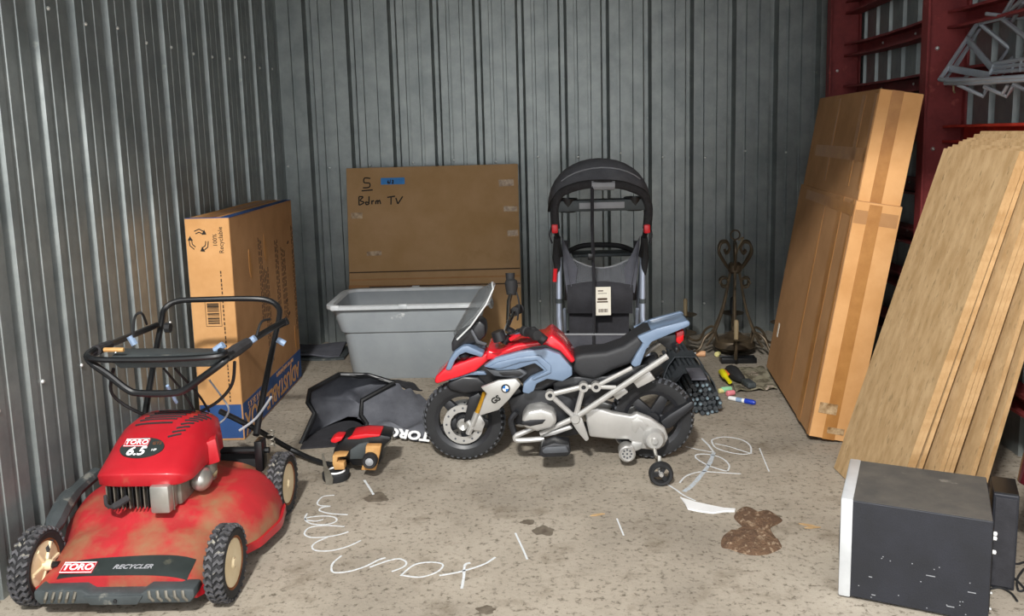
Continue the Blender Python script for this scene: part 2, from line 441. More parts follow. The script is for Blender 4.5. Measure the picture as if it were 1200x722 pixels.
# long side overlaid with a thin sheet in a darker cardboard colour
obj('side_face', M().box((BW / 2 + 0.0008, 0, BH / 2), (0.0016, BD - 0.006, BH - 0.006)), 'cardboard', bx, smooth=0)
band = obj('printed_band', M().box((BW / 2 + 0.0022, 0, 0.095), (0.0012, BD - 0.008, 0.17)), 'print_blue', bx, smooth=0)
obj('printed_band', M().box((0, -BD / 2 - 0.001, 0.095), (BW - 0.008, 0.002, 0.17)), 'print_blue', bx, smooth=0)
obj('printed_edge', M().box((BW / 2 - 0.02, 0, BH + 0.001), (0.045, BD - 0.01, 0.003)), 'print_blue', bx, smooth=0)
obj('printed_edge', M().box((0, -BD / 2 + 0.01, BH + 0.001), (BW - 0.01, 0.02, 0.003)), 'print_blue', bx, smooth=0)
obj('flap_seam', M().box((-0.01, 0, BH + 0.0015), (0.07, BD - 0.02, 0.003)), 'packing_tape', bx, smooth=0)
sx_ = BW / 2 + 0.003
# upside-down print on the long side (turned half a turn)
def side(y, z, flip=True): return frame((sx_, y, z), (0, -1 if flip else 1, 0), (0, 0, -1 if flip else 1))
text('ADJUSTABLE', 0.125, 'cardboard_light', side(0.16, 0.075), band, bold=0.003, sx=0.92)
text('BOX', 0.16, 'cardboard_light', side(-0.38, 0.075), band, bold=0.003, sx=0.8)
text('9 X 36 X 5', 0.05, 'cardboard_light', side(-0.36, 0.15), band, sx=0.9)
text('mirror and picture', 0.045, 'cardboard_light', side(0.2, 0.155), band, sx=1.0)
vs_ = lambda y, z: frame((sx_ - 0.0012, y, z), (0, 0, 1), (0, -1, 0))
random.seed(3)
for y, z, ln, n in ((-0.13, 0.72, 0.42, 3), (-0.06, 0.50, 0.5, 4), (0.16, 0.70, 0.35, 3), (0.27, 0.62, 0.4, 4), (0.50, 0.62, 0.62, 2)):
    b = M()
    for k in range(n):
        yy = y + k * 0.022; zz = z - ln / 2
        while zz < z + ln / 2:
            d = random.uniform(0.012, 0.035); b.box((sx_ - 0.0008, yy, zz + d / 2), (0.0008, 0.009, d)); zz += d + 0.009
    pr = obj('fine_print', b, 'ink_brown', bx, smooth=0); pr['kind'] = 'stuff'
for y, z in ((0.33, 0.52), (0.36, 0.44), (0.42, 0.85)):
    obj('hand_hole_mark', M().prism([(0.02 * math.cos(a), 0.008 * math.sin(a)) for a in [i * PI / 6 for i in range(12)]], -0.0006, 0.0006, frame((sx_ - 0.0012, y, z), (0, 1, 0.3), (1, 0, 0))), 'ink_brown', bx)
for y, z in ((-0.28, 0.83), (0.46, 0.27), (-0.02, 0.88)):
    obj('tape_scrap', M().prism([(0.016 * math.cos(a) * (1 + 0.3 * math.sin(3 * a)), 0.075 * math.sin(a)) for a in [i * PI / 6 for i in range(12)]], -0.001, 0.001, frame((sx_ - 0.0006, y, z), (0, 1, 0.1), (1, 0, 0))), 'packing_tape', bx)
# end facing the camera: recycling arrows, words, barcode
ey = -BD / 2 - 0.0008
rc = M()
for k in range(3):
    a0 = PI / 2 + k * 2 * PI / 3
    P = [(math.cos(a0 + d) * r, math.sin(a0 + d) * r) for r, d in ((0.045, 0.45), (0.05, -0.1), (0.047, -0.55))]
    for q in range(2):
        for off in (0.0, 0.012):
            (ax, az), (cx, cz) = P[q], P[q + 1]; f_ = 1 - off / 0.045
            rc.tube([(ax * f_, 0, az * f_), (cx * f_, 0, cz * f_)], 0.0022, n=4)
    tx, tz = P[2]; rc.prism([(tx * 1.18, tz * 1.18), (tx * 0.62, tz * 0.62), (tx * 0.9 + tz * 0.42, tz * 0.9 - tx * 0.42)], -0.0006, 0.0006)
rc.xf(Matrix.Translation((-0.042, ey, 0.985)) @ Matrix.Diagonal((0.98, 0.2, 1.1, 1)))
obj('recycling_print', rc, 'ink_black', bx, smooth=0)['kind'] = 'stuff'
text('100%', 0.028, 'ink_black', frame((0.035, ey, 0.985), (0, 0, 1), (-1, 0, 0)), bx)
text('Recyclable', 0.03, 'ink_black', frame((0.063, ey, 0.985), (0, 0, 1), (-1, 0, 0)), bx)
bc = M()
bc.box((0, 0, 0.06), (0.075, 0.0006, 0.002)); bc.box((0, 0, -0.06), (0.075, 0.0006, 0.002)); bc.box((-0.037, 0, 0), (0.002, 0.0006, 0.12)); bc.box((0.037, 0, 0), (0.002, 0.0006, 0.12))
z = -0.045
while z < 0.05:
    d = random.choice((0.002, 0.004, 0.006)); bc.box((0, 0, z), (0.056, 0.0006, d)); z += d + random.choice((0.002, 0.004))
bc.xf(Matrix.Translation((0.0, ey, 0.63)))
obj('barcode_print', bc, 'ink_black', bx, smooth=0)
b = M(); z = 0.2
while z < 0.84:
    d = random.uniform(0.008, 0.02); b.box((0.05, ey, z), (0.006, 0.0006, d)); z += d + 0.007
obj('fine_print', b, 'ink_brown', bx, smooth=0)['kind'] = 'stuff'

# ---- flat TV carton leaning on the back wall
tl, tr = Vector((-1.14, 5.845, 1.215)), Vector((0.045, 5.845, 1.215))
tv = thing('tv_carton', 'flat cardboard TV carton with handwriting leaning on the back wall behind the grey tote', 'box', (-0.55, 5.62, 0))
lean = Vector((0, 0.16, 1.2)).normalized(); nrm = Vector((1, 0, 0)).cross(lean)   # points back? corrected below
TVW, TVH, TVT = 1.155, 1.255, 0.07
def tvp(u, v, d=0.0):   # u from left 0..1, v up 0..1, d in front of the face
    o = Vector((-1.10, 5.60, 0.0)); f_ = Vector((0, -lean.z, lean.y))
    return o + Vector((1, 0, 0)) * (u * TVW) + lean * (v * TVH) + f_ * d
obj('carton', M().hexa([tvp(0, 0), tvp(1, 0), tvp(1, 0, -TVT), tvp(0, 0, -TVT), tvp(0, 1), tvp(1, 1), tvp(1, 1, -TVT), tvp(0, 1, -TVT)]), 'cardboard_dull', tv, wld=True, bevel=0.004, smooth=0)
def tvbox(u, v, wu, hv, d, m, name, rot=0.0):
    c = tvp(u, v, 0.0005); mx = frame(c, (math.cos(rot), 0, math.sin(rot)), lean)
    return obj(name, M().box((0, 0, 0), (wu, hv, d), mx), m, tv, wld=True, smooth=0)
for v in (0.44, 0.36): tvbox(0.5, v, TVW - 0.006, 0.008, 0.0024, 'ink_brown', 'score_line')
tvbox(0.5, 0.40, TVW - 0.006, 0.012, 0.003, 'cardboard', 'score_line')
for u, v, a, h in ((0.055, 0.745, 0.075, 0.04), (0.15, 0.54, 0.1, 0.03), (0.93, 0.90, 0.1, 0.045), (0.95, 0.76, 0.09, 0.035), (0.96, 0.63, 0.07, 0.04), (0.965, 0.355, 0.08, 0.045), (0.17, 0.355, 0.4, 0.035), (0.55, 0.355, 0.5, 0.03)):
    tvbox(u, v, a, h, 0.002, 'tape_frayed' if a < 0.2 else 'packing_tape', 'tape_scrap', random.uniform(-0.05, 0.05))
tvbox(0.27, 0.925, 0.16, 0.045, 0.002, 'tape_blue', 'painters_tape')
def pen(strokes, u, v, s, r=0.0045, name='handwriting', m='ink_black'):
    b = M()
    for st in strokes:
        pts = smooth_path([(p[0], p[1], 0) for p in st], 4) if len(st) > 2 else [Vector((p[0], p[1], 0)) for p in st]
        b.tube([(p.x * s, p.y * s, 0.001) for p in pts], r, n=5)
    mx = frame(tvp(u, v, 0.001), (1, 0, 0.01), lean) @ Matrix.Diagonal((1, 1, 0.3, 1))
    obj(name, b.xf(mx), m, tv, wld=True)
pen([[(0.9, 1.0), (0.3, 1.05), (0.25, 0.6), (0.8, 0.5), (0.75, 0.1), (0.1, 0.05)], [(-0.05, -0.25), (1.1, -0.2)]], 0.09, 0.89, 0.065)
pen([[(0, 0), (0.02, 1.0)], [(0.02, 1.0), (0.5, 0.95), (0.15, 0.55), (0.6, 0.3), (0.05, 0.02)], [(1.2, 1.0), (1.15, 0.1)], [(1.15, 0.25), (0.8, 0.35), (0.85, 0.05), (1.15, 0.1)], [(1.5, 0.5), (1.5, 0.05)], [(1.5, 0.35), (1.75, 0.5)],
     [(1.95, 0.45), (1.95, 0.05)], [(1.95, 0.3), (2.15, 0.5), (2.2, 0.05)], [(2.2, 0.3), (2.4, 0.5), (2.5, 0.05)],
     [(3.3, 0.8), (4.2, 0.9)], [(3.75, 0.85), (3.7, -0.05)], [(4.3, 0.7), (4.5, 0.0)], [(4.5, 0.0), (5.1, 0.85)]], 0.07, 0.80, 0.058)
pen([[(0.2, 0.8), (0, 0.3), (0.3, 0.1), (0.3, 0.4), (0.05, 0.35)], [(0.6, 0.9), (0.5, 0.1)], [(0.95, 0.8), (1.25, 0.6), (0.9, 0.15), (1.2, 0.15), (0.95, 0.8)]], 0.24, 0.91, 0.032, 0.003)

# ---- long carton of two telescoped halves, leaning on the right wall
lb = thing('leaning_carton', 'long taped cardboard carton of two telescoped halves leaning in the right back corner', 'box', (1.43, 4.35, 0))
e1 = Vector((0.13, 1.0, 0)).normalized()
ln_ = rad(9.3)
e3h = Vector((e1.y, -e1.x, 0))
e2 = e3h * math.sin(ln_) + Vector((0, 0, math.cos(ln_)))
e3 = e3h * math.cos(ln_) - Vector((0, 0, math.sin(ln_)))
T3 = 0.20
org = Vector((1.345, 3.77, T3 * math.sin(ln_)))
def lp(a, c, h, dx=0.0): return org + e1 * a + e3 * c + e2 * h
def lbox(a0, a1, c0, c1, h0, h1, m, name, par=lb, **k):
    return obj(name, M().hexa([lp(a0, c0, h0), lp(a0, c1, h0), lp(a1, c1, h0), lp(a1, c0, h0), lp(a0, c0, h1), lp(a0, c1, h1), lp(a1, c1, h1), lp(a1, c0, h1)]), m, par, wld=True, smooth=0, **k)
up_ = lbox(0.012, 1.15, 0.008, T3 - 0.006, 0.9, 1.59, 'cardboard', 'upper_half', bevel=0.005)
lo_ = lbox(0, 1.17, 0, T3, 0, 1.10, 'cardboard', 'lower_half', bevel=0.005)
# end panels facing the camera, light put into their brighter colour, with centre tape
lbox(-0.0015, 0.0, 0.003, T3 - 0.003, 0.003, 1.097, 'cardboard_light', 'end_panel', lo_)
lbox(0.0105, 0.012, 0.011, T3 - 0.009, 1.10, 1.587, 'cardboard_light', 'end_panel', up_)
lbox(-0.003, -0.0015, 0.06, 0.115, 0.0, 1.09, 'packing_tape', 'tape_strip', lo_)
lbox(0.009, 0.0105, 0.06, 0.11, 1.101, 1.59, 'packing_tape', 'tape_strip', up_)
lbox(-0.0025, -0.001, 0.005, T3 - 0.01, 1.0, 1.06, 'cardboard', 'tape_strip', lo_)
for a0, a1, h0, h1, par in ((0.20, 0.27, 0.0, 1.10, lo_), (0.02, 0.05, 0.0, 1.10, lo_), (0.52, 0.54, 0.1, 1.08, lo_)):
    lbox(a0, a1, -0.0015, 0.0, h0, h1, 'packing_tape', 'tape_strip', par)
for a0, a1, h0, h1 in ((0.02, 0.06, 1.15, 1.57), (0.20, 0.26, 1.15, 1.57), (0.65, 0.68, 1.15, 1.57), (0.03, 1.0, 1.27, 1.33)):
    lbox(a0, a1, 0.0065, 0.008, h0, h1, 'packing_tape', 'tape_strip', up_)
lbox(0.0, 0.98, -0.0016, 0.0, 1.03, 1.08, 'packing_tape', 'tape_strip', lo_)
lbox(1.02, 1.05, -0.0015, 0.0, 0.22, 0.30, 'paper_tag', 'paper_label', lo_)
lbox(-0.004, -0.003, 0.02, 0.10, 0.12, 0.17, 'tape_frayed', 'tape_scrap', lo_)
lbox(-0.004, -0.003, 0.075, 0.15, 0.03, 0.06, 'tape_frayed', 'tape_scrap', lo_)

# ---- plywood sheets leaning in a row on the right wall
descr = ['front plywood sheet with the widest weathered face, leaning by the black subwoofer', 'second plywood sheet of the leaning row, tight behind the front sheet',
 'third plywood sheet of the leaning row counted from the front', 'fourth plywood sheet of the leaning row counted from the front', 'fifth plywood sheet of the leaning row counted from the front',
 'sixth plywood sheet of the leaning row counted from the front', 'seventh plywood sheet of the leaning row counted from the front', 'rearmost plywood sheet of the leaning row, nearest the girts']
xb, xt = 1.345, 1.755
T = 0.016
for k in range(8):
    gap = (0, 0.002, 0.012, 0.030, 0.004, 0.004, 0.042, 0.03)[k]
    xb += (T + gap * 1.1) if k else 0; xt += (T * 1.15 + gap * 0.3) if k else 0
    yb1 = 3.46 + 0.006 * k; wdt = (0.50, 0.503, 0.506, 0.565, 0.57, 0.573, 0.615, 0.63)[k]; L_ = 1.40 + 0.006 * k
    ss = obj('plywood_sheet', M(), 'plywood_face') if False else None
    a = math.asin(min(0.95, (xt - xb) / L_)); up2 = Vector((math.sin(a), 0.06, math.cos(a))).normalized(); yd = Vector((0.02, -1, 0)).normalized()
    up2 = (up2 - yd * up2.dot(yd)).normalized(); nn = up2.cross(yd); nn = nn if nn.x > 0 else -nn
    o0 = Vector((xb, yb1, T * math.sin(a) + 0.0005))
    f8 = [o0, o0 + yd * wdt, o0 + yd * wdt + nn * T, o0 + nn * T]
    root = thing('plywood_sheet', descr[k], 'plywood', (xb, yb1 - wdt / 2, 0), 0, 'plywood sheets leaning on the right wall')
    obj('board', M().hexa(f8 + [p + up2 * L_ for p in f8]), 'plywood_face', root, wld=True, smooth=0)
    e_ = [o0 + yd * (wdt + 0.0003), o0 + yd * (wdt + 0.0015), o0 + yd * (wdt + 0.0015) + nn * T, o0 + yd * (wdt + 0.0003) + nn * T]
    obj('cut_edge', M().hexa(e_ + [p + up2 * L_ for p in e_]), 'plywood_edge', root, wld=True, smooth=0)

# ---- subwoofer and narrow box behind it
A = FL(984, 698); Bv = Vector((1.345, 2.30, 0)); d1 = (Bv - A).normalized(); d2 = Vector((-d1.y, d1.x, 0))
sp = thing('subwoofer', 'black vinyl subwoofer box with silver front lying in the near right corner', 'speaker', A + d1 * 0.2 + d2 * 0.16, math.atan2(d1.y, d1.x))
SL, SD, SH = 0.405, 0.34, 0.315
obj('cabinet', M().box((0.015, 0, SH / 2 + 0.008), (SL - 0.03, SD, SH - 0.004)), 'black_vinyl', sp, bevel=0.003, smooth=0)
obj('dusty_lid', M().box((0.015, 0, SH + 0.0068), (SL - 0.034, SD - 0.006, 0.0015)), 'dusty_top', sp, smooth=0)
fr = obj('front_baffle', M().box((-SL / 2 + 0.016, 0, SH / 2 + 0.008), (0.036, SD + 0.006, SH + 0.004)), 'speaker_silver', sp, bevel=0.006)
obj('cone', M().lathe([(0.12, 0), (0.125, -0.004), (0.115, -0.006), (0.06, 0.012), (0.03, 0.006), (0, 0.004)], (-SL / 2 - 0.002, 0, SH / 2), 'x', 28), 'black_rubber', fr)
obj('back_plate', M().box((SL / 2 + 0.002, 0, SH / 2), (0.004, SD - 0.06, SH - 0.06)), 'black_paint', sp, smooth=0)
for z_ in (0.262, 0.248, 0.205): obj('terminal', M().lathe([(0.006, 0), (0.006, 0.014), (0, 0.016)], (SL / 2, -SD / 2 + 0.055, z_), 'x', 10), 'white_plastic', sp)
for z_ in (0.08, 0.03): obj('terminal', M().lathe([(0.004, 0), (0.004, 0.01), (0, 0.012)], (SL / 2, -SD / 2 + 0.05, z_), 'x', 10), 'screw_zinc', sp)
for i in (-1, 1):
    for j in (-1, 1): obj('foot', M().lathe([(0.014, 0), (0.014, 0.008), (0.012, 0.011)], (i * SL * 0.42, j * SD * 0.4, 0), 'z', 12), 'black_rubber', sp)
b = M(); random.seed(5)
for i in range(22):
    x = random.uniform(-0.15, 0.17); z_ = random.uniform(0.02, 0.16) ; l = random.uniform(0.003, 0.03) if i % 5 == 0 else 0.003
    b.box((x, -SD / 2 - 0.0003, z_), (l, 0.0006, 0.0025))
obj('scratch_marks', b, 'piping_grey', sp, smooth=0)['kind'] = 'stuff'
c = FL(1166, 690)
nb_ = thing('slim_speaker', 'slim upright black box speaker squeezed behind the subwoofer', 'speaker', c + Vector((0.048, 0.06, 0)), math.atan2(d1.y, d1.x))
obj('cabinet', M().box((0, 0, 0.155), (0.07, 0.14, 0.31)), 'black_vinyl', nb_, bevel=0.004, smooth=0)
obj('grille', M().box((0, -0.072, 0.155), (0.058, 0.006, 0.29)), 'fabric_black', nb_, bevel=0.002, smooth=0)
obj('top_cap', M().box((0, 0.0, 0.312), (0.066, 0.13, 0.004)), 'black_paint', nb_, smooth=0)
for i, pts in enumerate((((1180, 655), (1190, 662), (1200, 660), (1215, 655)), ((1180, 672), (1192, 682), (1204, 695), (1212, 705)), ((1152, 694), (1170, 690), (1184, 696), (1192, 706)), ((1200, 668), (1192, 680), (1194, 694), (1206, 690)))):
    P = [FL(*p) for p in pts]
    cbl = obj('cable', M().tube(smooth_path([(p.x, p.y, 0.004) for p in P], 6), 0.0035, n=6), 'black_rubber')
    tag(cbl, ['thin black cable nearest the subwoofer back', 'black cable running off to the right below the slim speaker', 'black cable lying under the subwoofer corner', 'curled end of black cable at the right picture edge'][i], 'cable', 'cables behind the subwoofer')

# ================================================================== grey tote
def rrect(wx, wy, r, z, n=5, cx=0, cy=0):
    out = []
    for sx, sy, a0 in ((1, 1, 0), (-1, 1, PI / 2), (-1, -1, PI), (1, -1, 3 * PI / 2)):
        for i in range(n + 1):
            a = a0 + PI / 2 * i / n
            out.append((cx + sx * (wx / 2 - r) + r * math.cos(a), cy + sy * (wy / 2 - r) + r * math.sin(a), z))
    return out
tt = thing('storage_tote', 'open grey plastic storage tote with scuffed white paint marks', 'tote', (-0.62, 5.20, 0), rad(-1))
prof = [(0.72, 0.40, 0.0), (0.735, 0.41, 0.01), (0.80, 0.47, 0.29), (0.835, 0.495, 0.30), (0.90, 0.54, 0.42), (0.905, 0.545, 0.455)]
outer = [rrect(a, c, 0.075, z) for a, c, z in prof]
inner = [rrect(a - 0.012, c - 0.012, 0.07, z + (0.008 if z < 0.05 else 0)) for a, c, z in prof[::-1]]
obj('tub', M().rings(outer + inner), 'tote_grey', tt)
rim = obj('rim', M().rings([rrect(0.90, 0.54, 0.075, 0.452), rrect(0.965, 0.60, 0.10, 0.446), rrect(0.98, 0.615, 0.105, 0.448), rrect(0.98, 0.615, 0.105, 0.466), rrect(0.955, 0.59, 0.095, 0.472), rrect(0.90, 0.54, 0.075, 0.470), rrect(0.89, 0.53, 0.07, 0.452), rrect(0.90, 0.54, 0.075, 0.452)], caps=False), 'tote_rim', tt)
for x, y in ((-0.02, -0.3), (-0.02, 0.3), (-0.42, -0.3)):
    obj('rim_notch', M().box((x, y, 0.462), (0.05, 0.024, 0.03)), 'tote_rim', rim, bevel=0.004)
for s in (-1, 1): obj('handle', M().tube(smooth_path([(s * 0.47, -0.09, 0.44), (s * 0.485, -0.07, 0.40), (s * 0.485, 0.07, 0.40), (s * 0.47, 0.09, 0.44)], 4), 0.011), 'tote_rim', tt)

# flattened grey liners on the floor in the corner
b = M(); b.grid(lambda u, v: (-1.50 + 0.34 * u, 5.50 + 0.28 * v, 0.03 + 0.012 * math.sin(u * 5) * math.cos(v * 4) + 0.01 * v), 8, 6, 0.012)
fm = thing('floor_mat', 'folded dark grey mat lying in the back left corner beside the tote', 'mat', (-1.33, 5.64, 0))
obj('top_fold', b, 'fabric_grey', fm, wld=True)
obj('bottom_fold', M().grid(lambda u, v: (-1.50 + 0.38 * u, 5.46 + 0.32 * v, 0.014 + 0.003 * math.sin(u * 7)), 8, 4, 0.012), 'plastic_dark', fm, wld=True)

# ================================================================== stroller seen from behind
SY = 5.0
ctr = YP(704, 300, SY).x
st = thing('stroller', 'black and grey folding stroller with domed canopy and silver legs standing behind the toy motorcycle', 'stroller', (ctr, SY, 0))
def S(px, py, dy=0.0):
    p = YP(px, py, SY + dy); return Vector((p.x - ctr, dy, p.z))
RX = 0.298
def can(u, v):
    th = PI * u; al = rad(34 + 105 * v); r = 0.30 * math.sin(th) ** 0.8
    return Vector((RX * math.cos(th), 0.06 - r * math.cos(al) * 0.85, 0.985 + r * math.sin(al)))
obj('canopy', M().grid(can, 18, 12, 0.006), 'canopy_fabric', st)
cps = [can(i / 18, 0.22) + Vector((0, -0.008, 0.004)) for i in range(4, 15)]
obj('canopy_piping', M().tube(cps, 0.004, n=6), 'piping_grey', st)
cps = [can(i / 24, 0.0) for i in range(0, 25)]
obj('canopy_hoop', M().tube(cps, 0.009, n=6), 'black_rubber', st)
hp = [S(651, 268, -.30), S(650, 245, -.31), S(655, 229, -.33), S(668, 221, -.35), S(690, 216, -.36), S(722, 216, -.36), S(742, 221, -.35), S(755, 229, -.33), S(760, 245, -.31), S(758, 268, -.30)]
hd = obj('handle_bar', M().tube(smooth_path(hp, 4), 0.024, n=10), 'foam_grip', st)
obj('handle_sleeve', M().tube([S(693, 217, -.362), S(720, 217, -.362)], 0.027, n=10), 'piping_grey', hd)
tray = obj('console_tray', M().prism([(-0.27, 0.0), (-0.24, -0.05), (0.24, -0.05), (0.27, 0.0), (0.26, 0.012), (-0.26, 0.012)], -0.05, 0.05, Matrix.Translation(S(704, 236, -.27))), 'plastic_dark', st, bevel=0.006)
c0 = S(704, 236, -.27)
for s in (-1, 1): obj('cup_holder', M().lathe([(0.045, -0.06), (0.055, 0.0), (0.058, 0.016), (0.05, 0.016), (0.045, -0.05)], (c0.x + s * 0.185, c0.y, c0.z + 0.005), 'z', 16), 'black_paint', tray)
obj('tray_panel', M().box((c0.x, c0.y - 0.053, c0.z - 0.018), (0.25, 0.006, 0.035)), 'piping_grey', tray, bevel=0.003)
for s in (-1, 1):
    px = 704 + s * 54
    obj('fold_button', M().box(S(px, 268, -.315), (0.035, 0.04, 0.05)), 'button_red', st, bevel=0.008)
    obj('upper_tube', M().tube([S(px, 262, -.30), S(704 + s * 47, 300, -.2)], 0.015), 'black_paint', st)
    lg = obj('rear_leg', M().tube([S(704 + s * 49, 292, -.16), S(704 + s * 49, 372, -.2), Vector((s * 0.25, -0.26, 0.09))], 0.0155, n=10), 'frame_silver', st)
    obj('leg_collar', M().tube([S(704 + s * 49, 350, -.19), S(704 + s * 49, 355, -.19)], 0.021, n=10), 'plastic_dark', lg)
    obj('inner_strut', M().tube([S(704 + s * 43, 362, -.12), S(704 + s * 42, 392, -.05), Vector((s * 0.2, 0.18, 0.12))], 0.011, n=8), 'frame_silver', st)
    obj('front_leg', M().tube([S(704 + s * 49, 300, -.1), Vector((s * 0.24, 0.28, 0.12))], 0.0145, n=8), 'frame_silver', st)
    obj('joint_cover', M().tube([S(704 + s * 51, 278, -.26), S(704 + s * 52, 302, -.18), S(704 + s * 50, 322, -.17)], [0.02, 0.024, 0.016], n=10), 'black_rubber', st)
    obj('side_panel', M().grid(lambda u, v, s=s: S(704 + s * (44 - 12 * v * (1 - u) - 6 * u + 5 * v * u), 282 + 70 * v, -0.16 + 0.38 * u), 5, 6, 0.004), 'fabric_grey', st)
    for dy, nm in ((-0.26, 'rear_wheel'), (0.28, 'front_wheel')):
        r = 0.095 if dy < 0 else 0.085
        wh = obj(nm, M().lathe([(r * 0.6, -0.018), (r * 0.9, -0.02), (r, -0.008), (r, 0.008), (r * 0.9, 0.02), (r * 0.6, 0.018)], (s * 0.27, dy, r), 'x', 22), 'black_rubber', st)
        obj('hubcap', M().lathe([(0, -0.024), (r * 0.6, -0.02), (r * 0.6, 0.02), (0, 0.024)], (s * 0.27, dy, r), 'x', 16), 'piping_grey', wh)
    obj('tether_loop', M().tube(smooth_path([S(704 + s * 56, 262, -.3), S(704 + s * 60, 275, -.3), S(704 + s * 57, 285, -.28)], 4), 0.005, n=6), 'fabric_black', st)
for s in (-1, 1):
    wg = [(-46, 276), (-36, 298), (-27, 314), (-30, 338), (-40, 344), (-44, 312)]
    vs = [S(704 - s * x, y, dy) for dy in (-.135, -.128) for x, y in wg]
    obj('side_wing', M().add(vs, [list(range(6)), list(range(6, 12))[::-1]] + [(i, (i + 1) % 6, 6 + (i + 1) % 6, 6 + i) for i in range(6)]), 'fabric_grey', st, bevel=0.002, seg=1)
obj('brake_lever', M().tube([S(651, 315, -.2), S(650, 330, -.2)], 0.012, n=8), 'button_red', st)
obj('front_bar', M().tube(smooth_path([S(664, 296, .25), S(684, 288, .3), S(724, 288, .3), S(746, 296, .25)], 5), 0.017, n=8), 'black_rubber', st)
obj('child_tray', M().box(S(704, 297, .25), (0.36, 0.18, 0.02)), 'plastic_dark', st, bevel=0.008)
# mesh back with sagging top edge, pocket band, lower basket
obj('seat_back_mesh', M().grid(lambda u, v: S(667 + 74 * u, (302 + 12 * math.sin(PI * u)) * (1 - v) + 338 * v - 3 * math.sin(PI * u) * v, -.10 - .03 * v), 12, 5, 0.003), 'mesh_grey', st)
obj('mesh_binding', M().tube([S(667 + 74 * i / 12, 302 + 12 * math.sin(PI * i / 12), -.10) for i in range(13)], 0.005, n=6), 'piping_grey', st)
pk = obj('rear_pocket', M().grid(lambda u, v: S(665 + 76 * u, 335 + 31 * v - 5 * math.sin(PI * u) * (1 - v), -.14 - .035 * math.sin(PI * v) - .02 * math.sin(PI * u)), 12, 6, 0.01), 'fabric_black', st)
obj('pocket_binding', M().tube([S(665 + 76 * i / 12, 335 - 5 * math.sin(PI * i / 12), -.142 - .02 * math.sin(PI * i / 12)) for i in range(13)], 0.005, n=6), 'piping_grey', pk)
bk = obj('lower_panel', M().grid(lambda u, v: S(667 + 70 * u, 366 + 26 * v, -.10 - .01 * math.sin(PI * u)), 8, 4, 0.006), 'fabric_black', st)
obj('basket', M().grid(lambda u, v: S(660 + 86 * u, 392 + 26 * v, -.24 - .03 * math.sin(PI * u) + .06 * v), 10, 4, 0.006), 'fabric_grey', st)
obj('basket_binding', M().tube([S(660 + 86 * i / 10, 392, -.245 - .03 * math.sin(PI * i / 10)) for i in range(11)], 0.006, n=6), 'piping_grey', st)
obj('basket_floor', M().box((0, 0.02, 0.20), (0.42, 0.5, 0.012)), 'fabric_black', st)
obj('strap', M().tube([S(694, 218, -.38), S(694, 262, -.36), S(696, 330, -.22), S(696, 405, -.28)], 0.0095, n=4), 'fabric_black', st)
obj('strap_buckle', M().box(S(692, 301, -.30), (0.03, 0.014, 0.035)), 'black_paint', st, bevel=0.004)
tg = obj('paper_label', M().box(S(706, 353, -.215), (0.095, 0.003, 0.165)), 'paper_tag', st, smooth=0)
c0 = S(706, 353, -.217)
lb_ = M(); lb_.box((c0.x, c0.y, c0.z + 0.012), (0.055, 0.0008, 0.012)).box((c0.x, c0.y, c0.z - 0.004), (0.062, 0.0008, 0.008))
for k in range(9): lb_.box((c0.x - 0.02 + k * 0.006, c0.y, c0.z - 0.055), (0.0032 if k % 3 else 0.0045, 0.0008, 0.02))
lb_.box((c0.x - 0.01, c0.y, c0.z + 0.06), (0.03, 0.0008, 0.006)).box((c0.x, c0.y, c0.z + 0.045), (0.05, 0.0008, 0.003))
obj('label_print', lb_, 'ink_brown', tg, smooth=0)['kind'] = 'stuff'

# ================================================================== wrought-iron chandelier on the floor
c = FL(860, 415)
ch = thing('chandelier', 'wrought-iron chandelier with scrolled top and candle arms standing on the floor by the back wall', 'chandelier', (c.x, c.y, 0))
obj('hub_bowl', M().lathe([(0, 0.02), (0.09, 0.03), (0.135, 0.06), (0.12, 0.10), (0.06, 0.125), (0.03, 0.15), (0, 0.15)], n=24), 'iron_bronze', ch)
obj('finial', M().lathe([(0, 0.0), (0.02, 0.004), (0.028, 0.015), (0.02, 0.03)], n=14), 'iron_bronze', ch)
for k in range(6):
    a = k * PI / 3 + 0.3; ca, sa = math.cos(a), math.sin(a)
    q = lambda r, z: (r * ca, r * sa, z)
    obj('stem', M().tube(smooth_path([q(0.03, 0.55), q(0.055, 0.42), q(0.09, 0.28), q(0.15, 0.14), q(0.20, 0.075)], 4), 0.0085, n=7), 'iron_bronze', ch)
    arm = obj('candle_arm', M().tube(smooth_path([q(0.12, 0.09), q(0.15, 0.16), q(0.21, 0.13), q(0.25, 0.06), q(0.31, 0.05), q(0.355, 0.09), q(0.36, 0.16 + 0.02 * (k % 3))], 5), 0.0085, n=7), 'iron_bronze', ch)
    zt = 0.16 + 0.02 * (k % 3)
    obj('drip_pan', M().lathe([(0, zt - 0.004), (0.03, zt), (0.075, zt + 0.014), (0.078, zt + 0.018), (0.03, zt + 0.008), (0, zt + 0.008)], q(0.36, 0)[:2] + (0,), 'z', 18), 'iron_bronze', arm)
    obj('candle_sleeve', M().lathe([(0.014, zt + 0.004), (0.014, zt + 0.115), (0.008, zt + 0.125), (0, zt + 0.125)], q(0.36, 0)[:2] + (0,), 'z', 12), 'candle_tan' if k % 2 == 0 else 'black_rubber', arm)
    obj('side_scroll', M().tube([q(0.075 + 0.035 * math.cos(t) * (1 - t * 0.05), 0.47 + 0.035 * math.sin(t) * (1 - t * 0.05)) for t in [i * 0.5 for i in range(14)]], 0.006, n=6), 'iron_bronze', ch)
    obj('top_scroll', M().tube(smooth_path([q(0.035, 0.55), q(0.075, 0.60), q(0.115, 0.67), q(0.10, 0.725), q(0.06, 0.73), q(0.04, 0.69), q(0.06, 0.66), q(0.075, 0.68)], 5), 0.0085, n=7), 'iron_bronze', ch)
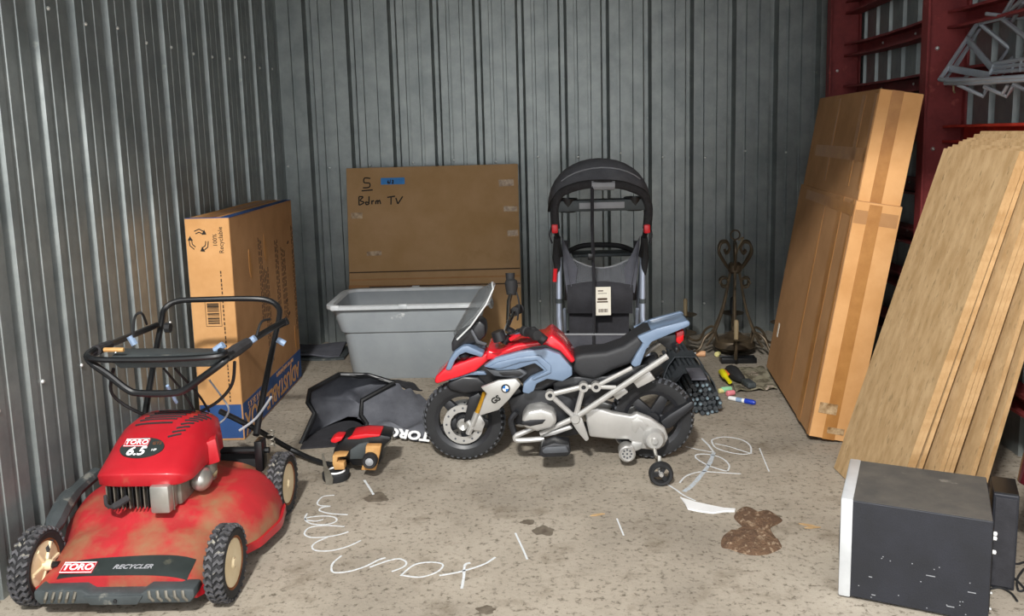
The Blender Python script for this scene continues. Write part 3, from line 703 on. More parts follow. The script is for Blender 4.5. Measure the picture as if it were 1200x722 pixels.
obj('collar', M().lathe([(0.03, 0.53), (0.045, 0.545), (0.045, 0.585), (0.03, 0.60)], n=16), 'iron_bronze', ch)
obj('hanging_loop', M().tube([(0.03 * math.cos(t), 0, 0.775 + 0.03 * math.sin(t)) for t in [i * PI / 7 for i in range(14)]], 0.005, n=6, closed=True), 'iron_bronze', ch)
obj('supply_wire', M().tube(smooth_path([(0, 0, 0.6), (0.01, -0.02, 0.68), (0.03, -0.03, 0.73), (0.045, -0.02, 0.76), (0.02, 0, 0.74)], 5), 0.005, n=6), 'candle_tan', ch)

# ================================================================== bundle of black rods
f0, f1 = FL(820, 486), FL(792, 432)
ax = (f1 - f0).normalized(); Lr = (f1 - f0).length
bd_ = thing('rod_bundle', 'strapped bundle of square black plastic rods with pale tips behind the toy motorcycle', 'rods', (f0.x, f0.y, 0), math.atan2(ax.y, ax.x) - PI / 2)
random.seed(11)
rod = M().tube([(0, 0, 0), (0, 1, 0)], 0.0125, n=6).mesh('rod', 'rod_black')
tip = M().lathe([(0.0075, 0.001), (0.0075, -0.006), (0, -0.007)], (0, 0, 0), 'y', 6).mesh('rod_tip', 'rod_tip')
RW_ = [8, 9, 9, 8, 7, 5, 4]
for r_, n in enumerate(RW_):
    for i in range(n):
        o = link('rod', rod, bd_); o.location = ((i - (n - 1) / 2) * 0.0255 + random.uniform(-.002, .002), random.uniform(-0.02, 0.02), 0.0135 + r_ * 0.0235); o.scale = (1, Lr * random.uniform(0.96, 1.0), 1)
        o.rotation_euler = (0, random.uniform(0, 1), 0)
        if random.random() < 0.45: continue
        q = link('rod_tip', tip, o); q.scale = (1, 1 / o.scale[1], 1)
for y in (0.16, 0.48):
    hull = [(-0.118, 0.0), (-0.124, 0.06), (-0.10, 0.125), (-0.062, 0.176), (0.062, 0.176), (0.10, 0.125), (0.124, 0.06), (0.118, 0.0)]
    obj('wrap_strap', M().rings([[(x, yy, z) for x, z in hull] + [(x * 0.95, yy, z * 0.97) for x, z in hull[::-1]] for yy in (y, y + 0.14)]), 'rod_black', bd_, smooth=0)
obj('clip_plate', M().box((0.0, 0.12, 0.18), (0.08, 0.2, 0.012)), 'fabric_grey', bd_, bevel=0.003)

# ================================================================== small things on the floor
def chalk(px, py, m, lab, l=0.05, r=0.011, a=0.0):
    p = FL(px, py)
    o = obj('chalk_stick', M().lathe([(0, -l / 2), (r * 0.8, -l / 2), (r, -l / 2 + 0.004), (r * 0.92, l / 2 - 0.004), (r * 0.8, l / 2), (0, l / 2)], (0, 0, 0), 'x', 12), m)
    o.location = (p.x, p.y, r); o.rotation_euler = (0, 0, a); tag(o, lab, 'chalk', 'sidewalk chalk pieces')
chalk(791, 426, 'chalk_white', 'short white chalk stub left of the black rod bundle', 0.05, 0.018, 0.2)
chalk(814, 415, 'chalk_white', 'white chalk stub touching the peach chalk stick', 0.04, 0.014, 1.3)
chalk(821, 418, 'chalk_peach', 'peach chalk stick lying beyond the black rod bundle', 0.06, 0.02, -0.2)
chalk(841, 418, 'chalk_yellow', 'pale yellow chalk stub at the left end of the black tray', 0.035, 0.017, 0.9)
chalk(845, 461, 'chalk_yellow', 'yellow end piece of chalk beside the green chalk', 0.03, 0.014, 0.1)
chalk(851, 460, 'chalk_green', 'mint green chalk stick near the yellow tool', 0.06, 0.017, 0.3)
chalk(856, 464, 'chalk_pink', 'pink chalk stub between green chalk and blue marker', 0.045, 0.016, 0.35)
p, q = FL(854, 469), FL(885, 475)
mk_ = thing('marker_pen', 'white marker pen with a blue cap lying on the concrete', 'marker', ((p.x + q.x) / 2, (p.y + q.y) / 2, 0), math.atan2(q.y - p.y, q.x - p.x))
ml = (q - p).length
obj('barrel', M().lathe([(0, -ml / 2), (0.009, -ml / 2), (0.012, -ml / 2 + 0.01), (0.012, ml * 0.12), (0, ml * 0.12)], (0, 0, 0.013), 'x', 14), 'white_plastic', mk_)
obj('cap', M().lathe([(0, ml * 0.12), (0.0135, ml * 0.12), (0.0135, ml / 2 - 0.01), (0.009, ml / 2), (0, ml / 2)], (0, 0, 0.0135), 'x', 14), 'marker_blue', mk_)
obj('label_band', M().lathe([(0.0123, -ml * 0.2), (0.0123, ml * 0.02)], (0, 0, 0.013), 'x', 14), 'cable_blue', mk_)
p = FL(866, 426)
tr_ = thing('black_tray', 'low black plastic tray lying in front of the chandelier', 'tray', (p.x, p.y, 0), rad(-2))
obj('tray_base', M().box((0, 0.03, 0.006), (0.215, 0.07, 0.012)), 'black_paint', tr_, bevel=0.003)
for y in (-0.005, 0.065): obj('tray_side', M().box((0, y, 0.018), (0.215, 0.008, 0.034)), 'black_paint', tr_, bevel=0.002)
for x in (-0.105, 0.105): obj('tray_end', M().box((x, 0.03, 0.016), (0.008, 0.07, 0.03)), 'black_paint', tr_, bevel=0.002)
# camouflage cloth with tools on it
cq = [FL(862, 461), FL(911, 458), FL(895, 432), FL(850, 434)]
def clo(u, v):
    p = cq[0] * (1 - u) * (1 - v) + cq[1] * u * (1 - v) + cq[2] * u * v + cq[3] * (1 - u) * v
    return Vector((p.x, p.y, 0.014 + 0.012 * abs(math.sin(u * 9 + v * 3)) * math.cos(v * 5) ** 2 + 0.008 * mnoise.noise(Vector((u * 6, v * 6, 0)))))
cl = obj('camouflage_cloth', M().grid(clo, 18, 14, 0.008), 'camo_cloth'); tag(cl, 'crumpled camouflage cloth on the floor at the foot of the leaning carton', 'cloth')
p = FL(846, 447); p2 = FL(858, 456)
yt = thing('yellow_tool', 'yellow and black hand tool lying on the camouflage cloth', 'tool', (p.x, p.y, 0), math.atan2(p2.y - p.y, p2.x - p.x))
obj('handle', M().tube(smooth_path([(-0.07, 0.02, 0.035), (-0.02, 0.01, 0.05), (0.05, 0.0, 0.045), (0.12, 0.0, 0.03)], 4), [0.016] * 4 + [0.02] * 5 + [0.012] * 4, n=10), 'yellow_plastic', yt)
obj('handle_stripe', M().tube([(0.0, 0.02, 0.062), (0.06, 0.015, 0.058)], 0.007, n=8), 'orange_plastic', yt)
obj('tool_body', M().tube(smooth_path([(-0.06, 0.06, 0.045), (0.0, 0.06, 0.06), (0.08, 0.06, 0.05), (0.14, 0.07, 0.045)], 4), [0.02, 0.024, 0.03, 0.032, 0.034, 0.036, 0.036, 0.036, 0.034, 0.03, 0.026, 0.02, 0.014], n=10), 'black_rubber', yt)
obj('tool_jaw', M().box((0.19, 0.08, 0.04), (0.1, 0.05, 0.03)), 'plastic_dark', yt, bevel=0.008)
# white plastic blade on the floor
bp_ = [(797, 584), (802, 586), (815, 590), (833, 594), (848, 597), (862, 598), (861, 601), (848, 601), (836, 603), (820, 601), (806, 598), (803, 592)]
P = [FL(*p) for p in bp_]; cx = sum(p.x for p in P) / len(P); cy = sum(p.y for p in P) / len(P)
b = M(); n = len(P); vs = [(p.x - cx, p.y - cy, z) for z in (0.001, 0.008) for p in P]
b.add(vs, [list(range(n))[::-1], list(range(n, 2 * n))] + [(i, (i + 1) % n, n + (i + 1) % n, n + i) for i in range(n)])
o = obj('plastic_blade', b, 'white_plastic', bevel=0.001, seg=1); o.location = (cx, cy, 0); tag(o, 'thin white curved plastic strip lying beside the brown dirt patch', 'plastic strip')
# brown dirt patch
def blob(cx, cy, rx, ry, n=40, seed=0, amp=0.25):
    out = []
    for i in range(n):
        a = 2 * PI * i / n; k = 1 + amp * mnoise.noise(Vector((math.cos(a) * 1.7 + seed, math.sin(a) * 1.7, seed * 1.3))) + 0.1 * mnoise.noise(Vector((math.cos(a) * 6 + seed, math.sin(a) * 6, seed)))
        out.append((cx + rx * k * math.cos(a), cy + ry * k * math.sin(a)))
    return out
def patch(outline, h, rings=6, bumps=0.006):
    n = len(outline); cx = sum(p[0] for p in outline) / n; cy = sum(p[1] for p in outline) / n; vs = []; fs = []
    for r in range(rings):
        t = 1 - r / rings
        for p in outline:
            x, y = cx + (p[0] - cx) * t, cy + (p[1] - cy) * t
            z = 0.0006 + (h * (1 - t ** 3) + bumps * (0.5 + mnoise.noise(Vector((x * 40, y * 40, 0)))) if r else 0)
            vs.append((x, y, max(z, 0.0005)))
    vs.append((cx, cy, h))
    for r in range(rings - 1):
        for i in range(n): fs.append((r * n + i, r * n + (i + 1) % n, (r + 1) * n + (i + 1) % n, (r + 1) * n + i))
    for i in range(n): fs.append(((rings - 1) * n + i, (rings - 1) * n + (i + 1) % n, rings * n))
    return M().add(vs, fs)
dp = [(846, 642), (845, 634), (850, 626), (862, 622), (872, 620), (864, 612), (860, 606), (864, 599), (872, 594), (880, 595), (889, 600), (900, 598), (910, 604), (917, 610), (911, 615), (903, 619), (906, 626), (914, 636), (916, 642), (908, 647), (896, 651), (880, 651), (866, 648), (855, 644)]
P = [FL(*p) for p in dp]; P = smooth_path(P, 3, closed=True); cx = sum(p.x for p in P) / len(P); cy = sum(p.y for p in P) / len(P)
o = obj('dirt_patch', patch([(p.x - cx, p.y - cy) for p in P], 0.006, 8, 0.013), 'dirt_brown'); o.location = (cx, cy, 0); tag(o, 'brown patch of spilled dirt on the concrete floor', 'dirt'); o['kind'] = 'stuff'
# oil stains belong to the floor
for px, py, rx, ry, sd in ((441, 583, 0.05, 0.045, 1.0), (637, 622, 0.038, 0.04, 2.3), (618, 612, 0.024, 0.022, 3.1), (570, 715, 0.028, 0.025, 4.4), (890, 606, 0.07, 0.04, 5.0)):
    p = FL(px, py); obj('oil_stain', patch(blob(p.x, p.y, rx, ry, 28, sd, 0.5), 0.0012, 3, 0.0), 'oil_dark', fl)
# chips of leaf and straw
for i, (px, py, a) in enumerate(((946, 616, -0.4), (700, 604, 0.3), (952, 619, 0.1))):
    p = FL(px, py); o = obj('wood_chip', M().prism([(-0.03, 0), (-0.01, 0.007), (0.03, 0.004), (0.02, -0.004), (-0.015, -0.006)], -0.0015, 0.0015, Matrix.Rotation(PI / 2, 4, 'X')), 'plywood_face')
    o.location = (p.x, p.y, 0.003); o.rotation_euler = (0, 0, a); tag(o, ['pale wood splinter on the floor right of the dirt patch, left of two', 'small tan wood splinter on the floor below the toy motorcycle', 'pale wood splinter on the floor right of the dirt patch, right of two'][i], 'splinter', 'splinters on the floor')
# chalk drawings
def drawing(name, label, strokes, wd, m='chalk_floor'):
    b = M(); allp = []
    for s_, wmul in strokes:
        pts = smooth_path([FL(*p) for p in s_], 6); allp += pts
        r_ = ribbon(pts, wd * wmul); b.add(r_.v, r_.f)
    cx = sum(p.x for p in allp) / len(allp); cy = sum(p.y for p in allp) / len(allp)
    b.v = [Vector((p.x - cx, p.y - cy, p.z)) for p in b.v]
    o = obj(name, b, m, smooth=0); o.location = (cx, cy, 0); tag(o, label, 'chalk drawing')
sc1 = lambda L: [(340 + x / 4.286, 560 + y / 4.286) for x, y in L]
drawing('chalk_writing', 'white chalk scribble of small loops stacked beside the mower wheel', [
    (sc1([(222, 88), (165, 95), (137, 125), (150, 140), (200, 143), (160, 150), (148, 165), (200, 180), (290, 186)]), 1),
    (sc1([(85, 180), (75, 210), (110, 232), (180, 235), (230, 220), (225, 200), (170, 192), (90, 200), (80, 212), (130, 218), (165, 210)]), 1),
    (sc1([(272, 246), (180, 240), (100, 250), (72, 280), (95, 298), (150, 300), (230, 290), (292, 272)]), 1),
    (sc1([(190, 298), (130, 325), (110, 350), (135, 367), (210, 366), (290, 345), (355, 316)]), 1)], 0.0062)
drawing('chalk_writing', 'long white chalk scribble ending in a crossed stroke in the foreground', [
    (sc1([(258, 392), (215, 430), (208, 465), (230, 477), (300, 470), (380, 445), (440, 415), (478, 402)]), 1.1), (sc1([(400, 450), (440, 435), (500, 415), (550, 408), (583, 425), (570, 448), (510, 472)]), 1),
    (sc1([(555, 492), (620, 440), (690, 425), (755, 430), (766, 448), (730, 478), (650, 500), (560, 490)]), 1), (sc1([(750, 492), (830, 478), (900, 460), (980, 432), (1030, 400)]), 1.2), (sc1([(905, 428), (878, 440), (872, 500), (862, 558)]), 1.4)], 0.0062)
sc2 = lambda L: [(760 + x / 4.244, 500 + y / 4.244) for x, y in L]
drawing('chalk_drawing', 'white chalk loops and lines drawn on the floor beside the training wheel', [
    (sc2([(510, 135), (505, 95), (460, 65), (380, 52), (325, 62), (315, 75), (335, 105), (400, 128), (470, 138), (510, 133)]), 1), (sc2([(330, 85), (400, 100), (470, 122), (515, 135)]), 0.8),
    (sc2([(395, 220), (400, 190), (360, 155), (290, 138), (240, 140), (238, 158), (290, 190), (350, 212), (390, 222)]), 1), (sc2([(265, 60), (300, 95), (325, 130)]), 1.2),
    (sc2([(185, 100), (250, 115), (325, 128)]), 0.8), (sc2([(155, 280), (190, 245), (260, 225), (340, 228), (460, 236)]), 1), (sc2([(80, 280), (130, 310), (180, 345), (235, 370)]), 1), (sc2([(552, 108), (575, 165), (600, 225)]), 0.7)], 0.007)
drawing('chalk_stroke', 'broad pale blue chalk stroke curving across the white loops', [(sc2([(325, 130), (300, 190), (255, 250), (215, 295), (175, 325)]), 1)], 0.018, 'chalk_blue')
drawing('chalk_stroke', 'short white chalk tick on the floor in front of the toy motorcycle', [([(723, 608), (727, 618), (731, 628)], 1)], 0.006)
drawing('chalk_stroke', 'short pale scratch of chalk on the floor above the dark oil spot', [([(427, 563), (433, 572), (439, 582)], 1)], 0.009)
drawing('chalk_stroke', 'pale chalk scratch on the floor right of the crossed scribble', [([(604, 625), (612, 642), (618, 656)], 1)], 0.007)

# ================================================================== lawn mower
mw = thing('lawn_mower', 'muddy red push lawn mower with folded black handle standing by the left wall', 'lawn mower', (-1.245, 2.87, 0), rad(-1.5))
WR, WX = 0.121, 0.318
tire = M(); tw = 0.062
tire.lathe([(0.083, -tw / 2 + 0.004), (0.10, -tw / 2), (0.112, -tw / 2 + 0.006), (0.114, 0), (0.112, tw / 2 - 0.006), (0.10, tw / 2), (0.083, tw / 2 - 0.004), (0.083, 0)], n=40, axis='x', closed=True)
tire_me = tire.mesh('tire', 'black_rubber')
trd = M()
NT = 30
for k in range(NT):
    for s in (-1, 1):
        a = 2 * PI * (k + (0.5 if s > 0 else 0)) / NT
        pts = []
        for x, da in ((0.002 * s, 0.10), (s * 0.014, 0.0), (s * 0.022, 0.06), (s * 0.0305, 0.0)):
            pts.append((x, a + da))
        hw = 0.045
        for i in range(3):
            (x0, a0), (x1, a1) = pts[i], pts[i + 1]
            vs = []
            for r in (0.108, WR):
                for x, aa in ((x0, a0 - hw), (x1, a1 - hw), (x1, a1 + hw), (x0, a0 + hw)):
                    rr = r - (0.006 if (abs(x) > 0.028 and r > 0.11) else 0)
                    vs.append((x, rr * math.cos(aa), rr * math.sin(aa)))
            trd.hexa(vs)
tread_me = trd.mesh('tread', 'tread_rubber', smooth=0)
def mower_wheel(x, y, back=False):
    wh = bpy.data.objects.new('wheel', tire_me); COL.objects.link(wh); wh.parent = mw; wh.location = (x, y, WR)
    link('tread', tread_me, wh)
    obj('rim_ring', M().lathe([(0.073, 0.020), (0.085, 0.027), (0.085, -0.027), (0.073, -0.020), (0.073, 0.0)], n=32, axis='x', closed=True), 'rust', wh)
    obj('hub_disc', M().lathe([(0, 0.030), (0.012, 0.030), (0.02, 0.024), (0.06, 0.027), (0.075, 0.024), (0.075, 0.016), (0, 0.014)], n=32, axis='x'), 'hub_cream', wh)
    obj('hub_slot', M().box((0.0275, 0, 0), (0.003, 0.008, 0.03)), 'rust', wh, bevel=0.001)
    if x < 0:
        pass
    return wh
for x, y in ((WX, -0.31), (WX, 0.31), (-0.29, -0.31), (-0.29, 0.31)):
    wh = mower_wheel(x, y)
    if x < 0:   # spoked inner side faces the deck
        for k in range(6):
            a = k * PI / 3
            obj('spoke', M().box((0.028, 0.042 * math.cos(a), 0.042 * math.sin(a)), (0.012, 0.012, 0.06), Matrix.Translation((0, 0, 0)) if False else None) if False else M().tube([(0.026, 0.012 * math.cos(a), 0.012 * math.sin(a)), (0.026, 0.072 * math.cos(a), 0.072 * math.sin(a))], 0.007, n=6), 'hub_cream', wh)
        obj('axle_boss', M().lathe([(0, 0.05), (0.016, 0.05), (0.02, 0.02)], n=14, axis='x'), 'hub_cream', wh)
    obj('axle_arm', M().tube([(0, 0, 0), (-math.copysign(0.07, x), 0.0, 0.0)], 0.012, n=8), 'black_paint', wh)
# deck: arched cross-sections from nose to tail
def dk_w(y):
    K = [(-0.39, 0.245), (-0.36, 0.262), (-0.30, 0.265), (-0.16, 0.285), (-0.05, 0.345), (0.08, 0.368), (0.20, 0.35), (0.30, 0.29), (0.36, 0.24)]
    return interp(K, y)
def dk_h(y):
    K = [(-0.39, 0.118), (-0.35, 0.132), (-0.22, 0.185), (-0.12, 0.235), (0.02, 0.255), (0.2, 0.25), (0.3, 0.225), (0.36, 0.17)]
    return interp(K, y)
def interp(K, y):
    if y <= K[0][0]: return K[0][1]
    for (a, p), (c, q) in zip(K, K[1:]):
        if y <= c:
            t = (y - a) / (c - a); t = t * t * (3 - 2 * t) * 0.5 + t * 0.5; return p + (q - p) * t
    return K[-1][1]
rs = []; NX = 24
for i in range(29):
    y = -0.39 + 0.75 * i / 28; wd, h = dk_w(y), dk_h(y); z0 = 0.075
    ring = []
    for j in range(NX + 1):
        u = -1 + 2 * j / NX
        x = wd * math.copysign(abs(math.sin(u * PI / 2)) ** 0.8, u)
        k = max(0.0, 1 - abs(x / wd) ** 3.4) ** 0.5
        # toroidal hollow around the engine
        ring.append(Vector((x, y, z0 + (h - z0) * k - 0.018 * math.exp(-((abs(x) - 0.17) / 0.05) ** 2) * (1 if -0.2 < y < 0.28 else 0))))
    rs.append(ring)
b = M(); q = NX + 1
b.add([p for r in rs for p in r], [(i * q + j, i * q + j + 1, (i + 1) * q + j + 1, (i + 1) * q + j) for i in range(28) for j in range(NX)])
b.add([p for p in rs[0]], [list(range(q))]); b.add([p for p in rs[-1]], [list(range(q))[::-1]])
deck = obj('deck', b, 'deck_red', mw, smooth=50)
# flange skirt round the bottom
flg = M(); ringo = [Vector((rs[i][0].x, rs[i][0].y, 0)) for i in range(29)] + [Vector((rs[i][-1].x, rs[i][-1].y, 0)) for i in range(28, -1, -1)]
def off(k): return [(p.x * k, p.y * k, 0) for p in ringo]
flg.rings([[(p.x, p.y, 0.05) for p in ringo], [(p.x * 1.0, p.y, 0.078) for p in ringo], [(p.x * 1.03, p.y * 1.01, 0.078) for p in ringo], [(p.x * 1.03, p.y * 1.01, 0.05) for p in ringo], [(p.x, p.y, 0.05) for p in ringo]], caps=False)
obj('deck_skirt', flg, 'mower_red', mw)
# nose: dark decal with badge, grey bumper with vents
def nose(x, y, lift=0.002):
    wd, h = dk_w(y), dk_h(y); k = max(0.0, 1 - abs(x / wd) ** 3.4) ** 0.5
    return Vector((x, y, 0.075 + (h - 0.075) * k + lift))
obj('nose_decal', M().grid(lambda u, v: nose(-0.19 + 0.41 * u, -0.383 + (0.062 + 0.02 * u) * v), 14, 3, 0.003), 'decal_dark', mw)
zc = nose(-0.135, -0.352, 0.004); sl = math.atan2(dk_h(-0.32) - dk_h(-0.38), 0.06)
mxn = Matrix.Translation(zc) @ Matrix.Rotation(sl, 4, 'X')
bg_ = obj('nose_badge', M().box((0, 0, 0), (0.105, 0.046, 0.003), mxn), 'mower_red', mw, bevel=0.001)
obj('badge_border', M().tube([mxn @ Vector(p) for p in ((-0.05, -0.02, 0.0015), (0.05, -0.02, 0.0015), (0.05, 0.02, 0.0015), (-0.05, 0.02, 0.0015))], 0.0018, n=4, closed=True), 'white_plastic', bg_)
text('TORO', 0.034, 'white_plastic', mxn @ Matrix.Translation((0, 0, 0.002)), bg_, bold=0.001)
mx2 = Matrix.Translation(nose(0.04, -0.355, 0.004)) @ Matrix.Rotation(sl, 4, 'X')
text('RECYCLER', 0.023, 'piping_grey', mx2, mw, shear=0.3, bold=0.0006, sx=1.15)
bmp = obj('front_bumper', M().prism([(-0.22, 0.055), (0.245, 0.055), (0.262, 0.075), (0.262, 0.102), (0.12, 0.104), (0.095, 0.088), (-0.06, 0.088), (-0.085, 0.104), (-0.235, 0.102), (-0.235, 0.075)], -0.435, -0.37), 'plastic_dark', mw, bevel=0.008)
obj('bumper_plate', M().prism([(-0.06, 0.055), (0.085, 0.055), (0.105, 0.084), (-0.08, 0.084)], -0.440, -0.43), 'plastic_dark', bmp, bevel=0.003)
for k in range(5):
    for s in (-1, 1):
        x = s * (0.125 + (0.026 if s > 0 else 0.022) * k) + 0.01
        obj('vent_rib', M().tube([(x, -0.432, 0.064), (x - s * 0.008, -0.44, 0.08), (x - s * 0.012, -0.434, 0.098)], 0.005, n=6), 'alloy_dirty', bmp)
obj('bumper_screw', M().lathe([(0.006, -0.445), (0.006, -0.438)], (0.02, 0, 0.07), 'y', 10), 'black_rubber', bmp)
# left side chute cover
obj('side_chute_cover', M().tube(smooth_path([(-0.275, -0.30, 0.16), (-0.30, -0.18, 0.20), (-0.335, -0.02, 0.22), (-0.33, 0.16, 0.235)], 4), [0.02] * 4 + [0.032] * 5 + [0.024] * 4, n=8), 'plastic_dark', mw)
obj('chute_bracket', M().box((-0.30, -0.26, 0.15), (0.04, 0.06, 0.07)), 'alloy_dirty', mw, bevel=0.005)
# engine
ex, ey_ = -0.005, 0.02
eng = obj('engine_block', M().box((ex, ey_ - 0.02, 0.285), (0.24, 0.26, 0.10)), 'alloy_dirty', mw, bevel=0.01)
for k in range(13):
    obj('cooling_fin', M().box((ex - 0.115 + k * 0.0125, ey_ - 0.165, 0.285), (0.004, 0.05, 0.085)), 'black_paint' if k % 2 else 'alloy_dirty', eng, smooth=0)
obj('engine_base', M().prism([(-0.10, 0), (0.10, 0), (0.06, -0.19), (-0.03, -0.19)], -0.012, 0.012, Matrix.Translation((ex + 0.03, ey_ - 0.02, 0.235)) @ Matrix.Rotation(PI / 2, 4, 'X')), 'black_paint', mw, bevel=0.004)
obj('muffler', M().box((ex + 0.075, ey_ - 0.185, 0.285), (0.065, 0.075, 0.095)), 'alloy', mw, bevel=0.008)
obj('muffler_seam', M().box((ex + 0.075, ey_ - 0.185, 0.285), (0.069, 0.006, 0.099)), 'alloy_dirty', mw, bevel=0.001)
obj('spark_plug_boot', M().tube(smooth_path([(ex - 0.04, ey_ - 0.20, 0.285), (ex - 0.07, ey_ - 0.235, 0.272), (ex - 0.105, ey_ - 0.215, 0.268), (ex - 0.12, ey_ - 0.19, 0.29)], 4), [0.012] * 5 + [0.006] * 8, n=8), 'foam_grip', mw)
obj('carburettor', M().ball((ex + 0.15, ey_ - 0.05, 0.285), (0.035, 0.05, 0.04), 8), 'alloy', mw)
obj('air_filter_tube', M().lathe([(0.026, 0), (0.03, 0.05), (0.026, 0.07)], (ex + 0.14, ey_ + 0.04, 0.25), 'z', 14), 'alloy_dirty', mw)
obj('fuel_line', M().tube(smooth_path([(ex + 0.15, ey_ - 0.06, 0.31), (ex + 0.17, ey_ + 0.02, 0.27), (ex + 0.14, ey_ + 0.1, 0.30)], 4), 0.006, n=6), 'candle_tan', mw)
# red hood: slanted shroud
hp_ = [(-0.205, 0.325), (-0.215, 0.372), (-0.19, 0.385), (-0.05, 0.452), (0.02, 0.478), (0.12, 0.482), (0.19, 0.455), (0.20, 0.325)]
hb = M(); rr = []
for i in range(15):
    t = -1 + 2 * i / 14; f = (1 - abs(t) ** 3.2) ** 0.42 if abs(t) < 1 else 0
    x = ex + 0.0 + 0.16 * t
    ring = []
    for k, (yy, zz) in enumerate(hp_):
        y2 = yy * (0.72 + 0.28 * f); z2 = 0.325 + (zz - 0.325) * (0.42 + 0.58 * f) if zz > 0.33 else zz
        ring.append((x, ey_ + y2, z2))
    rr.append(ring)
hb.rings(rr)
hood = obj('engine_hood', hb, 'mower_red', mw, bevel=0.004, smooth=40)
obj('hood_lip', M().rings([rrect(0.30, 0.36, 0.07, z, 5, ex, ey_ - 0.01) for z in (0.318, 0.345)]), 'mower_red', hood, bevel=0.004)
obj('hood_ear', M().prism([(0, 0), (0.06, 0.02), (0.07, -0.07), (0.02, -0.08)], -0.03, 0.03, Matrix.Translation((ex + 0.12, ey_ + 0.02, 0.39)) @ Matrix.Rotation(PI / 2 * 0.2, 4, 'Z')), 'mower_red', hood, bevel=0.008)
# vent slats on the hood slope
def hoodp(x, y, lift=0.0):
    t = (x - ex) / 0.16; f = (1 - abs(t) ** 3.2) ** 0.42; yy = (y - ey_) / (0.72 + 0.28 * f)
    zz = interp_lin(hp_[1:7], yy); return Vector((x, y, 0.325 + (zz - 0.325) * (0.42 + 0.58 * f) + lift))
def interp_lin(K, y):
    if y <= K[0][0]: return K[0][1]
    for (a, p), (c, q) in zip(K, K[1:]):
        if y <= c: return p + (q - p) * (y - a) / (c - a)
    return K[-1][1]
for k in range(6):
    y0 = ey_ + 0.0 + 0.021 * k
    obj('vent_slot', M().tube([hoodp(ex - 0.09 + 0.008 * k + 0.13 * i / 6, y0 + 0.004 * i / 6, 0.0005) for i in range(7)], 0.0042, n=5), 'black_rubber', hood)
for k in range(10):
    y0 = ey_ - 0.065 + 0.021 * k
    obj('vent_slot', M().tube([hoodp(ex + 0.05 + 0.007 * k + 0.04 * i / 3, y0 + 0.006 * i, 0.0005) for i in range(4)] if k < 8 else [hoodp(ex + 0.10, y0, 0.0005), hoodp(ex + 0.12, y0 + 0.004, 0.0005)], 0.004, n=5), 'black_rubber', hood)
hs = math.atan2(hp_[3][1] - hp_[2][1], hp_[3][0] - hp_[2][0])
mxl = Matrix.Translation(hoodp(ex - 0.03, ey_ - 0.112, 0.003)) @ Matrix.Rotation(hs, 4, 'X')
dc = obj('engine_decal', M().rings([[mxl @ Vector((0.075 * math.cos(a) + 0.01, 0.046 * math.sin(a), z)) for a in [i * PI / 12 for i in range(24)]] for z in (-0.004, 0.001)]), 'decal_dark', hood)
bd2 = obj('engine_badge', M().box((-0.015, 0.022, 0.002), (0.085, 0.036, 0.003), mxl), 'mower_red', dc, bevel=0.001)
obj('badge_border', M().tube([mxl @ Vector(p) for p in ((-0.055, 0.006, 0.0035), (0.025, 0.006, 0.0035), (0.025, 0.038, 0.0035), (-0.055, 0.038, 0.0035))], 0.0014, n=4, closed=True), 'white_plastic', bd2)
text('TORO', 0.028, 'white_plastic', mxl @ Matrix.Translation((-0.015, 0.022, 0.004)), bd2, bold=0.0006)
text('6.5', 0.052, 'white_plastic', mxl @ Matrix.Translation((-0.005, -0.018, 0.0018)), dc, bold=0.0012, shear=0.15)
text('GTS', 0.018, 'rust', mxl @ Matrix.Translation((0.056, 0.018, 0.0018)), dc)
text('HP', 0.014, 'white_plastic', mxl @ Matrix.Translation((0.055, -0.012, 0.0018)), dc)
# rear bar and handle
obj('rear_bar', M().tube([(-0.25, 0.33, 0.25), (0.27, 0.33, 0.25)], 0.013, n=8), 'black_paint', mw)
obj('rear_flap', M().box((0, 0.37, 0.16), (0.44, 0.012, 0.18)), 'black_rubber', mw, bevel=0.003)
wi = ORG[mw.name].inverted()
def mp_(px, py, Y): return wi @ YP(px, py, Y)
lowh = smooth_path([mp_(300, 510, 3.17), mp_(311, 450, 3.33), mp_(321, 400, 3.48), mp_(327, 372, 3.56), mp_(326, 360, 3.60), mp_(314, 352, 3.62), mp_(290, 350, 3.62), mp_(240, 351, 3.62), mp_(208, 353, 3.62), mp_(193, 362, 3.60), mp_(190, 375, 3.56), mp_(184, 405, 3.48), mp_(176, 450, 3.33), mp_(166, 510, 3.17)], 4)
obj('lower_handle', M().tube(lowh, 0.0125, n=10), 'black_paint', mw)
# folded-forward upper handle
NY = 2.86
uph = smooth_path([mp_(334, 376, 3.50), mp_(316, 386, 3.36), mp_(290, 402, 3.12), mp_(268, 417, 2.92), mp_(262, 424, NY), mp_(232, 446, NY), mp_(216, 457, NY), mp_(200, 461, NY), mp_(165, 461, NY), mp_(150, 457, NY), mp_(128, 440, NY), mp_(106, 424, NY), mp_(104, 414, 2.92), mp_(128, 404, 3.12), mp_(160, 391, 3.36), mp_(184, 381, 3.50)], 4)
uh = obj('upper_handle', M().tube(uph, 0.0125, n=10), 'black_paint', mw)
obj('control_bar', M().tube(smooth_path([mp_(258, 411, 2.92), mp_(264, 414, 2.86), mp_(250, 418, 2.83), mp_(200, 421, 2.83), mp_(140, 422, 2.83), mp_(112, 421, 2.83), mp_(103, 417, 2.86), mp_(112, 410, 2.92)], 4), 0.0105, n=8), 'black_paint', uh)
pn = [mp_(128, 420, 2.86), mp_(262, 416, 2.86), mp_(256, 430, 2.86), mp_(140, 432, 2.86)]; pb = [mp_(140, 408, 3.0), mp_(254, 408, 3.0), mp_(250, 414, 3.0), mp_(150, 416, 3.0)]
obj('control_panel', M().hexa([pn[3], pn[2], pb[2], pb[3], pn[0], pn[1], pb[1], pb[0]]), 'plastic_dark', uh, bevel=0.004)
